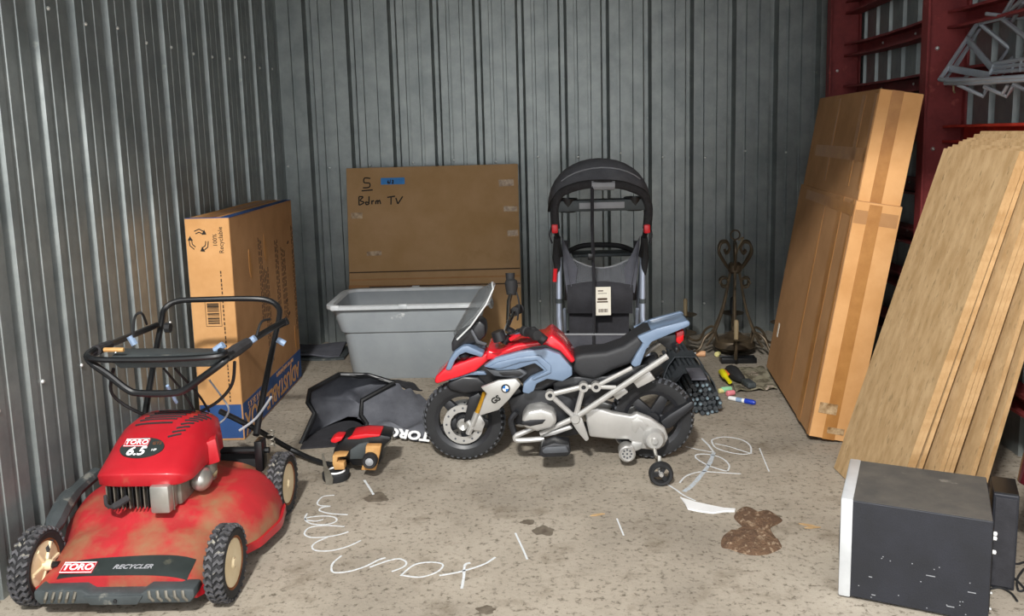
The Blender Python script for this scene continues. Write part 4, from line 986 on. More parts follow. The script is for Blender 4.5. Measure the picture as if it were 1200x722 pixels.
obj('foam_sleeve', M().tube([mp_(266, 418, 2.93), mp_(276, 411, 3.0), mp_(290, 402, 3.12)], [0.02, 0.023, 0.02], n=10), 'foam_grip', uh)
obj('foam_sleeve', M().tube([mp_(128, 404, 3.12), mp_(112, 411, 2.98)], [0.017, 0.02], n=10), 'foam_grip', uh)
for a, Y in ((((325, 398), (334, 403)), 3.48), (((282, 408), (299, 396)), 3.13), (((152, 394), (158, 404)), 3.2), (((252, 411), (262, 404)), 2.95)):
    obj('clamp', M().tube([mp_(*a[0], Y), mp_(*a[1], Y)], 0.013, n=8), 'cable_blue', uh)
obj('choke_lever', M().tube([mp_(122, 410, 2.88), mp_(145, 410, 2.88)], 0.008, n=8), 'wood_tan', uh)
obj('wing_knob', M().tube([mp_(194, 384, 3.5), mp_(200, 384, 3.5)], 0.022, n=8), 'black_rubber', uh)
obj('wing_knob', M().tube([mp_(326, 381, 3.5), mp_(337, 376, 3.5)], 0.016, n=8), 'black_rubber', uh)
for pts, r, m in ((((275, 424, 2.95), (272, 450, 2.98), (256, 470, 3.0), (232, 484, 3.02), (215, 493, 3.02)), 0.006, 'black_rubber'), (((133, 432, 2.9), (130, 458, 2.95), (145, 474, 3.0), (172, 488, 3.02)), 0.006, 'black_rubber'),
                  (((192, 432, 2.9), (215, 460, 3.0), (228, 482, 3.1)), 0.0045, 'black_rubber'), (((205, 432, 2.9), (232, 462, 3.05), (245, 482, 3.15)), 0.0045, 'black_rubber'),
                  (((245, 445, 3.1), (262, 468, 3.1), (268, 480, 3.1), (262, 492, 3.1), (250, 500, 3.08)), 0.004, 'piping_grey'), (((318, 465, 3.3), (300, 490, 3.2), (280, 505, 3.15)), 0.005, 'piping_grey'),
                  (((156, 396, 3.2), (158, 372, 3.2), (166, 367, 3.2), (172, 380, 3.25)), 0.005, 'black_rubber'), (((300, 396, 3.2), (306, 378, 3.25), (316, 374, 3.35)), 0.005, 'black_rubber'), (((196, 452, 2.9), (207, 472, 2.95)), 0.006, 'cable_blue')):
    obj('control_cable', M().tube(smooth_path([mp_(*p) for p in pts], 5), r, n=6), m, mw)
obj('recoil_spring', M().tube([mp_(318, 515, 3.15) + Vector((0.012 * math.cos(t), 0.012 * math.sin(t), -0.03 + t * 0.003)) for t in [i * 0.6 for i in range(40)]], 0.003, n=5), 'alloy_dirty', mw)
for s in (-1, 1): obj('handle_bracket', M().box((s * 0.24, 0.315, 0.24), (0.03, 0.06, 0.12)), 'black_paint', mw, bevel=0.004)

# ================================================================== grass catcher bag
gb = thing('grass_catcher', 'empty black fabric mower grass catcher bag slumped on the floor', 'grass catcher', tuple(FL(430, 520)))
Lp = [YP(352, 524, 3.93), YP(369, 485, 4.02), YP(361, 472, 4.06), YP(363, 458, 4.10), YP(398, 439, 4.22)]
Rp = [YP(428, 506, 4.02), YP(430, 497, 4.04), YP(423, 487, 4.08), YP(424, 470, 4.12), YP(462, 449, 4.22)]
obj('mouth_frame', M().tube([p for p in Lp], 0.014, n=8).tube([p for p in Rp], 0.013, n=8).tube([Lp[-1], (Lp[-1] + Rp[-1]) / 2 + Vector((0, 0.03, 0.01)), Rp[-1]], 0.013, n=8).tube([Lp[0], Rp[0]], 0.010, n=8), 'black_paint', gb, wld=True)
# floor of the bag, inner wall, outer side
far_ = [YP(505, 470, 4.35), FL(503, 512) + Vector((0, 0.05, 0.01))]
back_t = [YP(400, 446, 4.55), YP(470, 452, 4.6)]
def inner(u, v):
    i = v * 4; k = min(3, int(i)); f = i - k
    a = Lp[k].lerp(Lp[k + 1], f); c_ = Rp[k].lerp(Rp[k + 1], f)
    d = Vector((0.02, 0.34, -0.05)) * math.sin(PI * u) ** 0.7 * (0.35 + 0.65 * math.sin(PI * min(1, v * 0.8 + 0.2)))
    p = a.lerp(c_, u) + d + Vector((0, 0, 0.012 * mnoise.noise(Vector((u * 5, v * 5, 1)))))
    p.z = max(p.z, 0.008); return p
obj('inner_lining', M().grid(inner, 14, 14, 0.004), 'bag_fabric', gb, wld=True, smooth=60)
E_ = [FL(500, 519), FL(507, 513) + Vector((0, 0.02, 0.05)), YP(509, 492, 4.12), YP(509, 478, 4.2), YP(492, 462, 4.3)]
def outer_(u, v):
    i = v * 4; k = min(3, int(i)); f = i - k
    a = Rp[k].lerp(Rp[k + 1], f); c_ = E_[k].lerp(E_[k + 1], f)
    p = a.lerp(c_, u) + Vector((0, -0.05, 0)) * math.sin(PI * u) * math.sin(PI * v) + Vector((0, 0.02, 0.035)) * mnoise.noise(Vector((u * 4 + 3, v * 3, 2))) * math.sin(PI * u)
    p.z = max(p.z, 0.006); return p
sd_ = obj('side_panel', M().grid(outer_, 16, 12, 0.004), 'bag_fabric', gb, wld=True, smooth=60)
top_ = [Lp[-1], Rp[-1]]
def topf(u, v):
    a = Lp[-1].lerp(Lp[-1] + Vector((0.22, 0.40, -0.16)), v); c_ = Rp[-1].lerp(E_[-1] + Vector((0, 0.14 * v, -0.02)), v)
    p = a.lerp(c_, u); p.z = max(0.01, p.z + 0.02 * math.sin(PI * u) + 0.015 * mnoise.noise(Vector((u * 5, v * 5, 7)))); return p
obj('top_panel', M().grid(topf, 12, 8, 0.004), 'fabric_black', gb, wld=True, smooth=60)
bl = obj('base_board', M().hexa([FL(352, 527), FL(432, 521), FL(500, 495), FL(372, 488), FL(352, 527) + Vector((0, 0, 0.008)), FL(432, 521) + Vector((0, 0, 0.008)), FL(500, 495) + Vector((0, 0, 0.008)), FL(372, 488) + Vector((0, 0, 0.008))]), 'fabric_black', gb, wld=True)
obj('frame_rod', M().tube(smooth_path([YP(258, 482, 3.62), YP(300, 503, 3.58), FL(340, 526, 0.05), FL(370, 540, 0.018), FL(392, 545, 0.014), FL(408, 540, 0.014)], 4), 0.0125, n=8), 'black_paint', gb, wld=True)
pa, pb_ = outer_(0.42, 0.07), outer_(0.98, 0.07)
xa = (pb_ - pa).normalized(); ya = (outer_(0.7, 0.25) - outer_(0.7, 0.02)).normalized()
mxt = frame((pa + pb_) / 2 - Vector((0, 0.035, -0.022)), xa, ya)
text('TORO', 0.06, 'white_plastic', mxt @ Matrix.Rotation(PI, 4, 'Z'), sd_, wld=True, bold=0.003, sx=1.3)

# ================================================================== small wheeled toy plane tool
pt = FL(405, 560); kx = 0.0040
sk = thing('toy_vehicle', 'small broken black and red toy vehicle with two wheels in front of the grass bag', 'toy', (FL(417, 556).x, FL(417, 556).y, 0))
def K(px, py): return ((px - 417) * 0.0039, max(0.0, (560 - py) * 0.0034))
def kp(pts): return [K(365 + x / 9.03, 490 + y / 9.03) for x, y in pts]
obj('body_shell', M().prism(kp([(230, 480), (260, 330), (310, 230), (390, 180), (560, 150), (740, 165), (850, 190), (830, 250), (760, 310), (750, 450), (700, 540), (440, 540), (400, 470)]), 0.0, 0.13), 'black_paint', sk, bevel=0.014)
obj('red_cowl', M().prism(kp([(400, 200), (470, 155), (600, 138), (740, 150), (735, 175), (620, 185), (520, 200)]), -0.012, 0.10), 'button_red', sk, bevel=0.006)
obj('red_cap', M().prism(kp([(240, 195), (300, 155), (380, 160), (350, 205), (290, 235), (250, 228)]), -0.02, 0.05), 'button_red', sk, bevel=0.008)
obj('arch_panel', M().prism(kp([(430, 330), (520, 260), (620, 240), (600, 440), (420, 440)]), -0.01, 0.01), 'plastic_dark', sk, bevel=0.004)
obj('tail_fin', M().prism(kp([(745, 330), (850, 200), (845, 250), (800, 310), (760, 350)]), 0.02, 0.06), 'alloy_dirty', sk, bevel=0.003)
obj('wood_block', M().prism(kp([(605, 245), (755, 250), (740, 340), (690, 540), (545, 530), (590, 380)]), -0.05, -0.012), 'wood_tan', sk, bevel=0.004)
obj('wood_block', M().prism(kp([(270, 350), (330, 338), (420, 345), (400, 365), (320, 375), (310, 430), (380, 440), (385, 520), (280, 520), (265, 440)]), -0.05, 0.0), 'wood_tan', sk, bevel=0.004)
x, z = K(365 + 650 / 9.03, 490 + 390 / 9.03)
w1 = obj('wheel', M().lathe([(0.018, -0.02), (0.027, -0.022), (0.033, -0.012), (0.033, 0.012), (0.027, 0.022)], (x, -0.075, z), 'y', 20), 'black_rubber', sk)
obj('hub', M().lathe([(0, -0.026), (0.008, -0.025), (0.019, -0.019), (0.019, 0)], (x, -0.075, z), 'y', 16), 'piping_grey', w1)
x, z = K(365 + 290 / 9.03, 0)[0], 0.022
w2 = obj('wheel', M().lathe([(0.036, 0.002), (0.054, 0.0), (0.058, 0.008), (0.058, 0.030), (0.052, 0.036), (0.036, 0.034)], (x, -0.04, 0.0), 'z', 24), 'black_rubber', sk)
obj('hub', M().lathe([(0, 0.004), (0.036, 0.003), (0.042, 0.034), (0.036, 0.040), (0.03, 0.03), (0, 0.03)], (x, -0.04, 0.0), 'z', 20), 'white_plastic', w2)
obj('blade', M().prism(kp([(195, 265), (215, 265), (240, 410), (295, 560), (285, 640), (220, 640), (205, 450)]), -0.105, -0.101), 'alloy_dirty', sk, bevel=0.001, seg=1)

# ================================================================== grey rack hanging on the girts
rk = thing('wire_rack', 'grey tubular steel rack hanging from the red girts above the plywood', 'rack', (1.95, 3.5, 1.55))
def kr(px, py, Y): return YP(1080 + px / 4.0083, py / 4.0083, Y * 1.19)
tb = [ # polylines in the photograph with their distance
 ([(85, 375, 3.22), (255, 120, 3.30), (275, 108, 3.30), (375, 85, 3.12), (440, -20, 3.05)], 0.010),
 ([(110, 375, 3.24), (275, 135, 3.32)], 0.007), ([(85, 372, 3.22), (130, 380, 3.15), (250, 375, 3.0), (500, 360, 2.82)], 0.010), ([(110, 392, 3.20), (250, 392, 3.0), (500, 375, 2.82)], 0.008),
 ([(275, 112, 3.30), (440, 250, 3.2), (425, 275, 3.18)], 0.010), ([(375, 85, 3.12), (500, 185, 2.98)], 0.010), ([(220, 225, 3.28), (160, 320, 3.24)], 0.006), ([(405, 235, 3.22), (365, 290, 3.2)], 0.007),
 ([(340, 300, 3.05), (500, 275, 2.9)], 0.009), ([(335, 320, 3.05), (500, 300, 2.9)], 0.009), ([(330, 340, 3.05), (500, 325, 2.9)], 0.009), ([(345, 295, 3.05), (320, 350, 3.05)], 0.009),
 ([(170, 398, 3.15), (290, 452, 3.1), (320, 400, 3.08)], 0.009), ([(290, 405, 3.02), (400, 452, 2.98), (430, 405, 2.95)], 0.009), ([(310, 400, 3.1), (295, 440, 3.1)], 0.008), ([(405, 400, 2.96), (380, 440, 2.98)], 0.008),
 ([(430, 395, 2.95), (500, 430, 2.9)], 0.008), ([(375, 85, 3.12), (470, 0, 2.95), (500, -30, 2.9)], 0.009), ([(425, 100, 3.1), (480, 10, 2.95)], 0.009)]
for pts, r in tb:
    obj('rail', M().tube([kr(*p) for p in pts], r, n=7), 'rack_steel', rk, wld=True)
for pts in (((210, 180, 3.28), (330, 320, 3.06)), ((125, 320, 3.24), (320, 355, 3.05))):
    a, c_ = kr(*pts[0]), kr(*pts[1]); d = (c_ - a); mid = (a + c_) / 2
    obj('flat_bar', M().box((0, 0, 0), (d.length, 0.03, 0.008), frame(mid, d, (0, -0.5, 1))), 'rack_steel', rk, wld=True, bevel=0.002)
for k in range(4):
    obj('cross_wire', M().tube([kr(365 + 35 * k, 290 - 4 * k, 3.03 - 0.035 * k), kr(350 + 37 * k, 350 - 4 * k, 3.03 - 0.035 * k)], 0.005, n=6), 'rack_steel', rk, wld=True)
for pt in ((90, 374, 3.22), (300, 384, 2.98), (375, 85, 3.12)):
    a = kr(*pt); obj('hanger_arm', M().tube([a, a + Vector((0.10, 0, 0.0)), a + Vector((2.185 - 0.07 * (5.92 - a.y) - a.x, 0, 0.02))], 0.008, n=6), 'rack_steel', rk, wld=True)
obj('hook', M().tube([kr(150, 400, 3.16), kr(150, 425, 3.16), kr(155, 435, 3.17)], 0.004, n=6), 'candle_tan', rk, wld=True)

# ================================================================== red hand truck at the right edge
ht = thing('hand_truck', 'maroon hand truck with black tyre and chrome hub at the right picture edge', 'hand truck', (1.68, 2.5, 0))
obj('frame_tube', M().tube(smooth_path([Vector((1.585, 2.56, 0.30)), Vector((1.60, 2.55, 0.42)), Vector((1.66, 2.54, 0.62)), Vector((1.76, 2.52, 0.9))], 4), 0.035, n=12), 'maroon_gloss', ht, wld=True)
obj('frame_tube', M().tube([Vector((1.60, 2.56, 0.30)), Vector((1.68, 2.50, 0.10))], 0.03, n=12), 'maroon_gloss', ht, wld=True)
obj('pivot_ring', M().lathe([(0.014, 0), (0.03, 0.0), (0.03, 0.008), (0.014, 0.008)], n=18, axis='y', closed=True).xf(Matrix.Translation((1.625, 2.505, 0.47))), 'chrome', ht, wld=True)
wh = obj('tyre', M().lathe([(0.07, -0.03), (0.12, -0.035), (0.135, -0.015), (0.135, 0.015), (0.12, 0.035), (0.07, 0.03)], n=28, axis='y').xf(Matrix.Translation((1.71, 2.46, 0.137))), 'black_rubber', ht, wld=True)
obj('hub', M().lathe([(0, -0.05), (0.02, -0.048), (0.035, -0.04), (0.06, -0.036), (0.07, -0.03), (0.07, 0.03)], n=22, axis='y').xf(Matrix.Translation((1.71, 2.46, 0.137))), 'chrome', wh, wld=True)
obj('side_plate', M().prism([(1.60, 0.24), (1.67, 0.42), (1.69, 0.41), (1.64, 0.25)], 2.40, 2.408), 'cardboard', ht, wld=True)

ht.location.x += 0.05; ht.location.y += 0.03

# ================================================================== toy motorcycle (side view, front to the left)
bk_o = FL(655, 541)
mc = thing('toy_motorcycle', 'red, blue-grey and silver ride-on toy motorcycle with training wheels in the middle of the floor', 'toy motorcycle', (0.182, 3.66, 0), rad(-3.0))
s_ = 0.00378
def Q(px, py): return ((px - 655) * s_, (541 - py) * s_)
def P1(L): return [Q(490 + x / 4.0105, 380 + y / 4.0105) for x, y in L]      # measured on the front half
def P2(L): return [Q(640 + x / 3.284, 360 + y / 3.284) for x, y in L]        # measured on the rear half
def P3(L): return [Q(500 + x / 5.157, 310 + y / 5.157) for x, y in L]        # measured on the cockpit
def slab_(name, pts, y0, y1, m, par=mc, bevel=0.006, seg=2): return obj(name, M().prism(pts, y0, y1), m, par, bevel=bevel, seg=seg)
def tubeY(pts, y): return [(x, y, z) for x, z in pts]

# ---- wheels
WRAD = 0.186
def bike_wheel(px, py, nm):
    x, z = Q(px, py); z = WRAD + 0.001
    w_ = M(); w_.lathe([(0.128, -0.03), (0.15, -0.036), (0.168, -0.034), (0.178, -0.02), (0.181, 0.0), (0.178, 0.02), (0.168, 0.034), (0.15, 0.036), (0.128, 0.03)], n=48, axis='y', closed=True)
    wh = obj(nm, w_, 'black_rubber', mc); wh.location = (x, 0, z)
    t = M(); n = 40
    for k in range(n):
        for s in (-1, 1):
            a = 2 * PI * (k + (0.5 if s > 0 else 0)) / n; hw = 0.052
            vs = []
            for r in (0.0, 1.0):
                for yy, aa, rb in ((s * 0.003, a + 0.03, 0.1865), (s * 0.033, a - 0.02, 0.173), (s * 0.033, a - 0.02 + hw * 1.3, 0.173), (s * 0.003, a + 0.03 + hw * 1.3, 0.1865)):
                    rr = rb - 0.012 * (1 - r); vs.append((rr * math.sin(aa), yy, rr * math.cos(aa)))
            t.hexa(vs)
    obj('tread', t, 'bike_grey', wh, smooth=0)
    obj('rim', M().lathe([(0.112, -0.022), (0.13, -0.031), (0.132, 0.0), (0.13, 0.031), (0.112, 0.022)], n=40, axis='y', closed=True), 'bike_black', wh)
    for k in range(5):
        a = 2 * PI * k / 5 + 0.5
        pts = [(-0.026, 0.02), (0.026, 0.02), (0.019, 0.118), (-0.019, 0.118)]
        obj('spoke', M().prism(pts, -0.016, 0.016, Matrix.Rotation(a, 4, 'Y')), 'bike_black', wh, bevel=0.004)
    obj('wheel_hub', M().lathe([(0, -0.03), (0.03, -0.03), (0.035, -0.02), (0.035, 0.02), (0.03, 0.03), (0, 0.03)], n=20, axis='y'), 'bike_black', wh)
    return wh, x, z
fw, fx, fz = bike_wheel(545, 492, 'front_wheel')
rw, rx_, rz_ = bike_wheel(766, 492, 'rear_wheel')
for s in (-1, 1):
    dm = M(); dm.lathe([(0.058, 0.0), (0.09, 0.0), (0.09, 0.005), (0.058, 0.005)], (0, s * 0.04, -0.012), 'y', 40, closed=True)
    disc = obj('brake_disc', dm, 'bike_silver', fw, smooth=30)
    for k in range(12):
        a = 2 * PI * k / 12
        obj('disc_hole', M().lathe([(0, 0.0), (0.005, 0.0), (0.005, 0.0065), (0, 0.0065)], (0.075 * math.sin(a), s * 0.04 - (0.0008 if s < 0 else 0.0007), -0.012 + 0.075 * math.cos(a)), 'y', 8), 'bike_grey', disc)
    obj('disc_carrier', M().lathe([(0, 0.0), (0.02, -0.012), (0.028, -0.002), (0.028, 0.008)], (0, s * 0.045, -0.012), 'y', 18), 'bike_silver', fw)
    obj('caliper', M().prism([(0.03, -0.03), (0.085, -0.035), (0.10, 0.0), (0.075, 0.045), (0.04, 0.04), (0.02, 0.01)], s * 0.05 - 0.012, s * 0.05 + 0.012), 'bike_silver', fw, bevel=0.004)
    # fork
    f_ = obj('fork_leg', M().tube([(Q(556, 497)[0], s * 0.062, Q(556, 497)[1]), (Q(548, 488)[0] + 0.01, s * 0.062, Q(548, 488)[1])], 0.012), 'bike_silver', mc)
    obj('fork_lower', M().tube(tubeY([Q(551, 504), Q(558, 488), Q(562, 478)], s * 0.062), 0.013, n=10), 'bike_silver', f_)
    obj('fork_tube', M().tube(tubeY([Q(557, 491), Q(566, 470), Q(572, 455)], s * 0.06), 0.0115, n=10), 'fork_gold', f_)
    obj('fork_cover', M().prism(P1([(225, 440), (255, 320), (300, 300), (318, 320), (285, 380), (250, 450)]), s * 0.052 - 0.012, s * 0.052 + 0.012), 'bike_black', f_, bevel=0.004)
# ---- front mudguard and beak
slab_('front_mudguard', P1([(145, 265), (165, 245), (225, 220), (300, 225), (340, 262), (325, 300), (230, 308), (165, 290)]), -0.055, 0.055, 'bike_black', bevel=0.014, seg=3)
bkk = slab_('beak', P1([(96, 242), (104, 215), (150, 175), (230, 148), (330, 112), (385, 92), (420, 100), (390, 128), (340, 150), (290, 192), (210, 220), (110, 250)]), -0.075, 0.075, 'bike_red', bevel=0.012, seg=3)
slab_('beak_underside', P1([(120, 246), (210, 222), (290, 195), (330, 200), (340, 215), (260, 215), (190, 236)]), -0.06, 0.06, 'bike_blue', bevel=0.005)
slab_('brow_panel', P1([(150, 182), (172, 130), (200, 92), (238, 68), (262, 68), (335, 104), (322, 124), (248, 100), (222, 110), (200, 135), (178, 182)]), -0.088, 0.088, 'bike_blue', bevel=0.008)
obj('headlight_recess', M().ball((Q(549, 411)[0], 0, Q(549, 411)[1]), (0.03, 0.08, 0.025), 8), 'bike_black', mc)
slab_('front_frame', P1([(225, 130), (330, 120), (420, 200), (500, 300), (520, 400), (480, 420), (430, 330), (330, 300), (290, 210)]), -0.045, 0.045, 'bike_black', bevel=0.01)
# ---- tank
slab_('tank_core', P1([(340, 110), (420, 95), (500, 62), (610, 50), (640, 25), (700, 70), (745, 140), (735, 200), (690, 230), (600, 280), (540, 290), (480, 220), (380, 200)]), -0.10, 0.10, 'bike_black', bevel=0.02, seg=3)
slab_('tank_top', P1([(350, 78), (400, 96), (480, 58), (610, 40), (645, 12), (700, 60), (752, 138), (732, 152), (680, 92), (615, 62), (505, 78), (430, 100), (395, 128), (340, 130)]), -0.115, 0.115, 'bike_red', bevel=0.012, seg=3)
for s in (-1, 1):
    side_ = lambda a, c_: (s * a, s * c_)
    p_ = slab_('tank_panel', P1([(332, 152), (390, 112), (500, 84), (612, 72), (680, 98), (734, 162), (736, 198), (690, 226), (620, 214), (572, 236), (560, 268), (536, 284), (506, 276), (512, 236), (546, 204), (610, 176), (566, 140), (480, 168), (400, 172)]), *side_(0.10, 0.138), 'bike_blue', bevel=0.008, seg=2)
    slab_('panel_ridge', P1([(350, 155), (400, 128), (500, 108), (590, 100), (640, 150), (640, 182), (560, 216), (548, 208), (622, 172), (575, 122), (500, 132), (410, 160)]), *side_(0.13, 0.147), 'bike_blue', p_, bevel=0.005)
    slab_('air_duct', P1([(340, 165), (400, 172), (500, 166), (532, 190), (500, 214), (420, 206), (380, 200)]), *side_(0.09, 0.125), 'bike_grey', bevel=0.006)
    slab_('duct_grille', P1([(400, 183), (495, 178), (515, 192), (490, 205), (420, 200)]), *side_(0.12, 0.129), 'bike_black', bevel=0.003)
    sp_ = slab_('side_shield', P1([(318, 246), (400, 214), (480, 208), (502, 236), (445, 306), (396, 354), (303, 382), (332, 300), (345, 276)]), *side_(0.125, 0.148), 'bike_silver', bevel=0.006)
    ex_, ez_ = P1([(432, 250)])[0]
    yb = s * 0.149
    em = obj('emblem', M().lathe([(0, 0.0), (0.019, 0.0), (0.019, 0.004), (0, 0.004)] if s > 0 else [(0, -0.004), (0.019, -0.004), (0.019, 0.0), (0, 0.0)], (ex_, yb, ez_), 'y', 28), 'black_paint', sp_)
    for q_ in range(4):
        pts = [(0, 0)] + [(0.0135 * math.cos(PI / 2 * q_ + i * PI / 12), 0.0135 * math.sin(PI / 2 * q_ + i * PI / 12)) for i in range(7)]
        obj('emblem_quarter', M().prism(pts, 0.0, s * 0.0052, Matrix.Translation((ex_, yb, ez_))), 'white_plastic' if q_ % 2 == 0 else 'emblem_blue', em, smooth=0)
    gx, gz = P1([(386, 304)])[0]
    text('GS', 0.034, 'ink_black', frame((gx, s * 0.1485, gz), (-s * 0.82, 0, 0.0) if False else ((0.83, 0, 0.55) if s < 0 else (-0.83, 0, -0.55)), (-0.55, 0, 0.83) if s < 0 else (-0.55, 0, 0.83)), sp_, bold=0.0015, ext=0.001)
    # engine cylinder and covers
    cy_ = slab_('cylinder_head', P1([(500, 392), (528, 352), (590, 342), (645, 358), (664, 400), (640, 438), (570, 452), (512, 434)]), *side_(0.05, 0.165), 'bike_silver', bevel=0.016, seg=3)
    slab_('cylinder_inset', P1([(498, 404), (540, 394), (612, 392), (596, 412), (540, 424), (508, 416)]), *side_(0.15, 0.169), 'bike_black', cy_, bevel=0.004)
    obj('exhaust_header', M().tube(smooth_path(tubeY(P1([(475, 385), (450, 420), (458, 470), (470, 505)]), s * 0.09), 4), 0.014, n=8), 'bike_black', mc)
    obj('lower_rail', M().tube(smooth_path(tubeY(P1([(560, 455), (500, 480), (470, 495), (470, 512), (510, 515), (600, 508)]), s * 0.10), 4), 0.012, n=8), 'bike_silver', mc)
    slab_('foot_bracket', P1([(580, 475), (600, 460), (640, 465), (720, 440), (735, 455), (650, 485), (600, 495)]), *side_(0.09, 0.12), 'bike_silver', bevel=0.006)
    fp = slab_('foot_peg', P1([(575, 545), (590, 505), (650, 487), (715, 496), (722, 535), (705, 550), (600, 556)]), *side_(0.11, 0.21), 'bike_black', bevel=0.008)
    slab_('peg_pad', P1([(592, 520), (610, 505), (700, 500), (712, 530), (600, 535)]), *side_(0.205, 0.214), 'bike_grey', fp, bevel=0.004)
# ---- engine mass
slab_('engine_core', P1([(430, 330), (560, 280), (640, 290), (740, 330), (760, 440), (720, 500), (560, 470), (470, 450)]), -0.07, 0.07, 'bike_black', bevel=0.012)
slab_('battery_case', P2([(30, 270), (110, 250), (240, 250), (330, 215), (400, 200), (360, 290), (260, 340), (150, 370), (60, 380)]), -0.065, 0.065, 'bike_black', bevel=0.012)
slab_('belly_pan', P2([(-30, 420), (90, 420), (170, 470), (90, 490), (-20, 480)]), -0.06, 0.06, 'bike_black', bevel=0.01)
# ---- seat and tail
slab_('seat', P2([(106, 195), (118, 165), (150, 158), (235, 152), (300, 130), (345, 98), (385, 72), (440, 66), (400, 110), (352, 175), (330, 200), (260, 225), (195, 262), (140, 250), (112, 225)]), -0.085, 0.085, 'bike_seat', bevel=0.022, seg=4)
for s in (-1, 1):
    slab_('tail_panel', P2([(350, 92), (420, 62), (535, 32), (546, 42), (540, 55), (470, 84), (405, 112), (384, 140), (362, 200), (340, 208), (326, 196), (350, 152), (372, 118)]), s * 0.075, s * 0.105, 'bike_blue', bevel=0.007)
slab_('luggage_rack', P2([(400, 70), (535, 35), (545, 48), (430, 84)]), -0.08, 0.08, 'bike_blue', bevel=0.006)
slab_('tail_light', P2([(500, 88), (530, 80), (528, 118), (512, 136), (500, 125)]), -0.05, 0.05, 'tail_red', bevel=0.006)
slab_('plate_bracket', P2([(420, 110), (500, 96), (512, 120), (490, 160), (470, 155), (440, 130)]), -0.04, 0.04, 'bike_black', bevel=0.006)
for s in (-1, 1): obj('turn_signal', M().ball((P2([(497, 145)])[0][0], s * 0.07, P2([(497, 145)])[0][1]), (0.014, 0.03, 0.018), 6), 'bike_black', mc)
# ---- side frame tubes
def N2(x, y): return P2([(x, y)])[0]
for s in (-1, 1):
    y = s * 0.118
    T3_ = lambda a, c_, r=0.0115, nm='frame_tube', m='bike_silver': obj(nm, M().tube([(N2(*a)[0], y, N2(*a)[1]), (N2(*c_)[0], y, N2(*c_)[1])], r, n=10), m, mc)
    T3_((25, 305), (150, 275)); T3_((25, 305), (117, 395)); T3_((150, 275), (117, 395)); T3_((117, 395), (460, 162), 0.013); T3_((195, 275), (330, 205), 0.0095); T3_((150, 275), (270, 280), 0.0095); T3_((117, 395), (-15, 458), 0.0125)
    slab_('frame_gusset', P2([(95, 400), (117, 375), (142, 395), (168, 478), (155, 486), (130, 455)]), s * 0.105, s * 0.13, 'bike_silver', bevel=0.005)
    for a in ((25, 305), (150, 275), (196, 275)):
        x, z = N2(*a)
        ring = obj('frame_eye', M().lathe([(0.010, -0.016), (0.021, -0.016), (0.021, 0.016), (0.010, 0.016)], (x, y, z), 'y', 20, closed=True), 'bike_silver', mc)
        obj('eye_plug', M().lathe([(0, -0.011), (0.0105, -0.011), (0.0105, 0.011), (0, 0.011)], (x, y, z), 'y', 14), 'bike_black', ring)
    x, z = N2(117, 397)
    obj('pivot_boss', M().lathe([(0, -0.02), (0.018, -0.02), (0.022, -0.014), (0.022, 0.014), (0.018, 0.02), (0, 0.02)], (x, y, z), 'y', 20), 'bike_silver', mc)
    # pannier-side silver boxes (silencer shields)
    slab_('shield_box', P2([(328, 256), (392, 218), (418, 256), (352, 290)]), s * 0.06, s * 0.10, 'bike_silver', bevel=0.004)
    slab_('shield_box', P2([(258, 316), (300, 286), (318, 305), (276, 336)]), s * 0.06, s * 0.095, 'bike_silver', bevel=0.004)
obj('silencer', M().tube([(N2(345, 280)[0], 0.0, N2(345, 280)[1]), (N2(400, 238)[0], 0.0, N2(400, 238)[1]), (N2(440, 215)[0], 0, N2(440, 215)[1])], [0.03, 0.052, 0.045], n=14), 'bike_black', mc)
# ---- swing arm, final drive, guard
for s in (-1, 1):
    sw_ = slab_('swing_arm', P2([(150, 372), (200, 368), (260, 388), (330, 402), (350, 390), (400, 410), (455, 450), (468, 490), (450, 525), (400, 535), (360, 532), (318, 495), (250, 492), (170, 482)]), s * 0.045, s * 0.085, 'bike_silver', bevel=0.01, seg=3)
    slab_('arm_recess', P2([(330, 420), (350, 405), (395, 440), (375, 462), (360, 440), (345, 470), (330, 455)]), s * 0.083, s * 0.0868, 'bike_silver', sw_, bevel=0.002)
    x, z = N2(413, 490)
    fd = obj('final_drive', M().lathe([(0, 0.125), (0.012, 0.125), (0.014, 0.112), (0.036, 0.112), (0.046, 0.10), (0.052, 0.07)] if s > 0 else [(0, -0.125), (0.012, -0.125), (0.014, -0.112), (0.036, -0.112), (0.046, -0.10), (0.052, -0.07)], (x, 0, z), 'y', 26), 'bike_silver', mc)
    x2, z2 = N2(309, 535)
    exh = obj('exhaust_end', M().lathe([(0, 0.06), (0.032, 0.06), (0.036, 0.07), (0.036, 0.13), (0.03, 0.135), (0.028, 0.128), (0, 0.128)] if s > 0 else [(0, -0.06), (0.032, -0.06), (0.036, -0.07), (0.036, -0.13), (0.03, -0.135), (0.028, -0.128), (0, -0.128)], (x2, 0, z2), 'y', 24), 'bike_silver', mc)
    for k in range(9):
        a = 2 * PI * k / 8; r_ = 0.018 if k < 8 else 0
        obj('grille_hole', M().lathe([(0, 0.0), (0.0045, 0.0), (0.0045, 0.003), (0, 0.003)], (x2 + r_ * math.cos(a), s * 0.1285 - 0.0012, z2 + r_ * math.sin(a)), 'y', 8), 'bike_grey', exh)
    slab_('exhaust_link', P2([(330, 500), (370, 505), (365, 530), (320, 548)]), s * 0.06, s * 0.09, 'bike_silver', bevel=0.005)
gd = slab_('rear_guard', P2([(440, 430), (470, 405), (556, 350), (570, 362), (560, 380), (520, 415), (475, 460), (455, 458)]), -0.065, 0.065, 'bike_black', bevel=0.008)
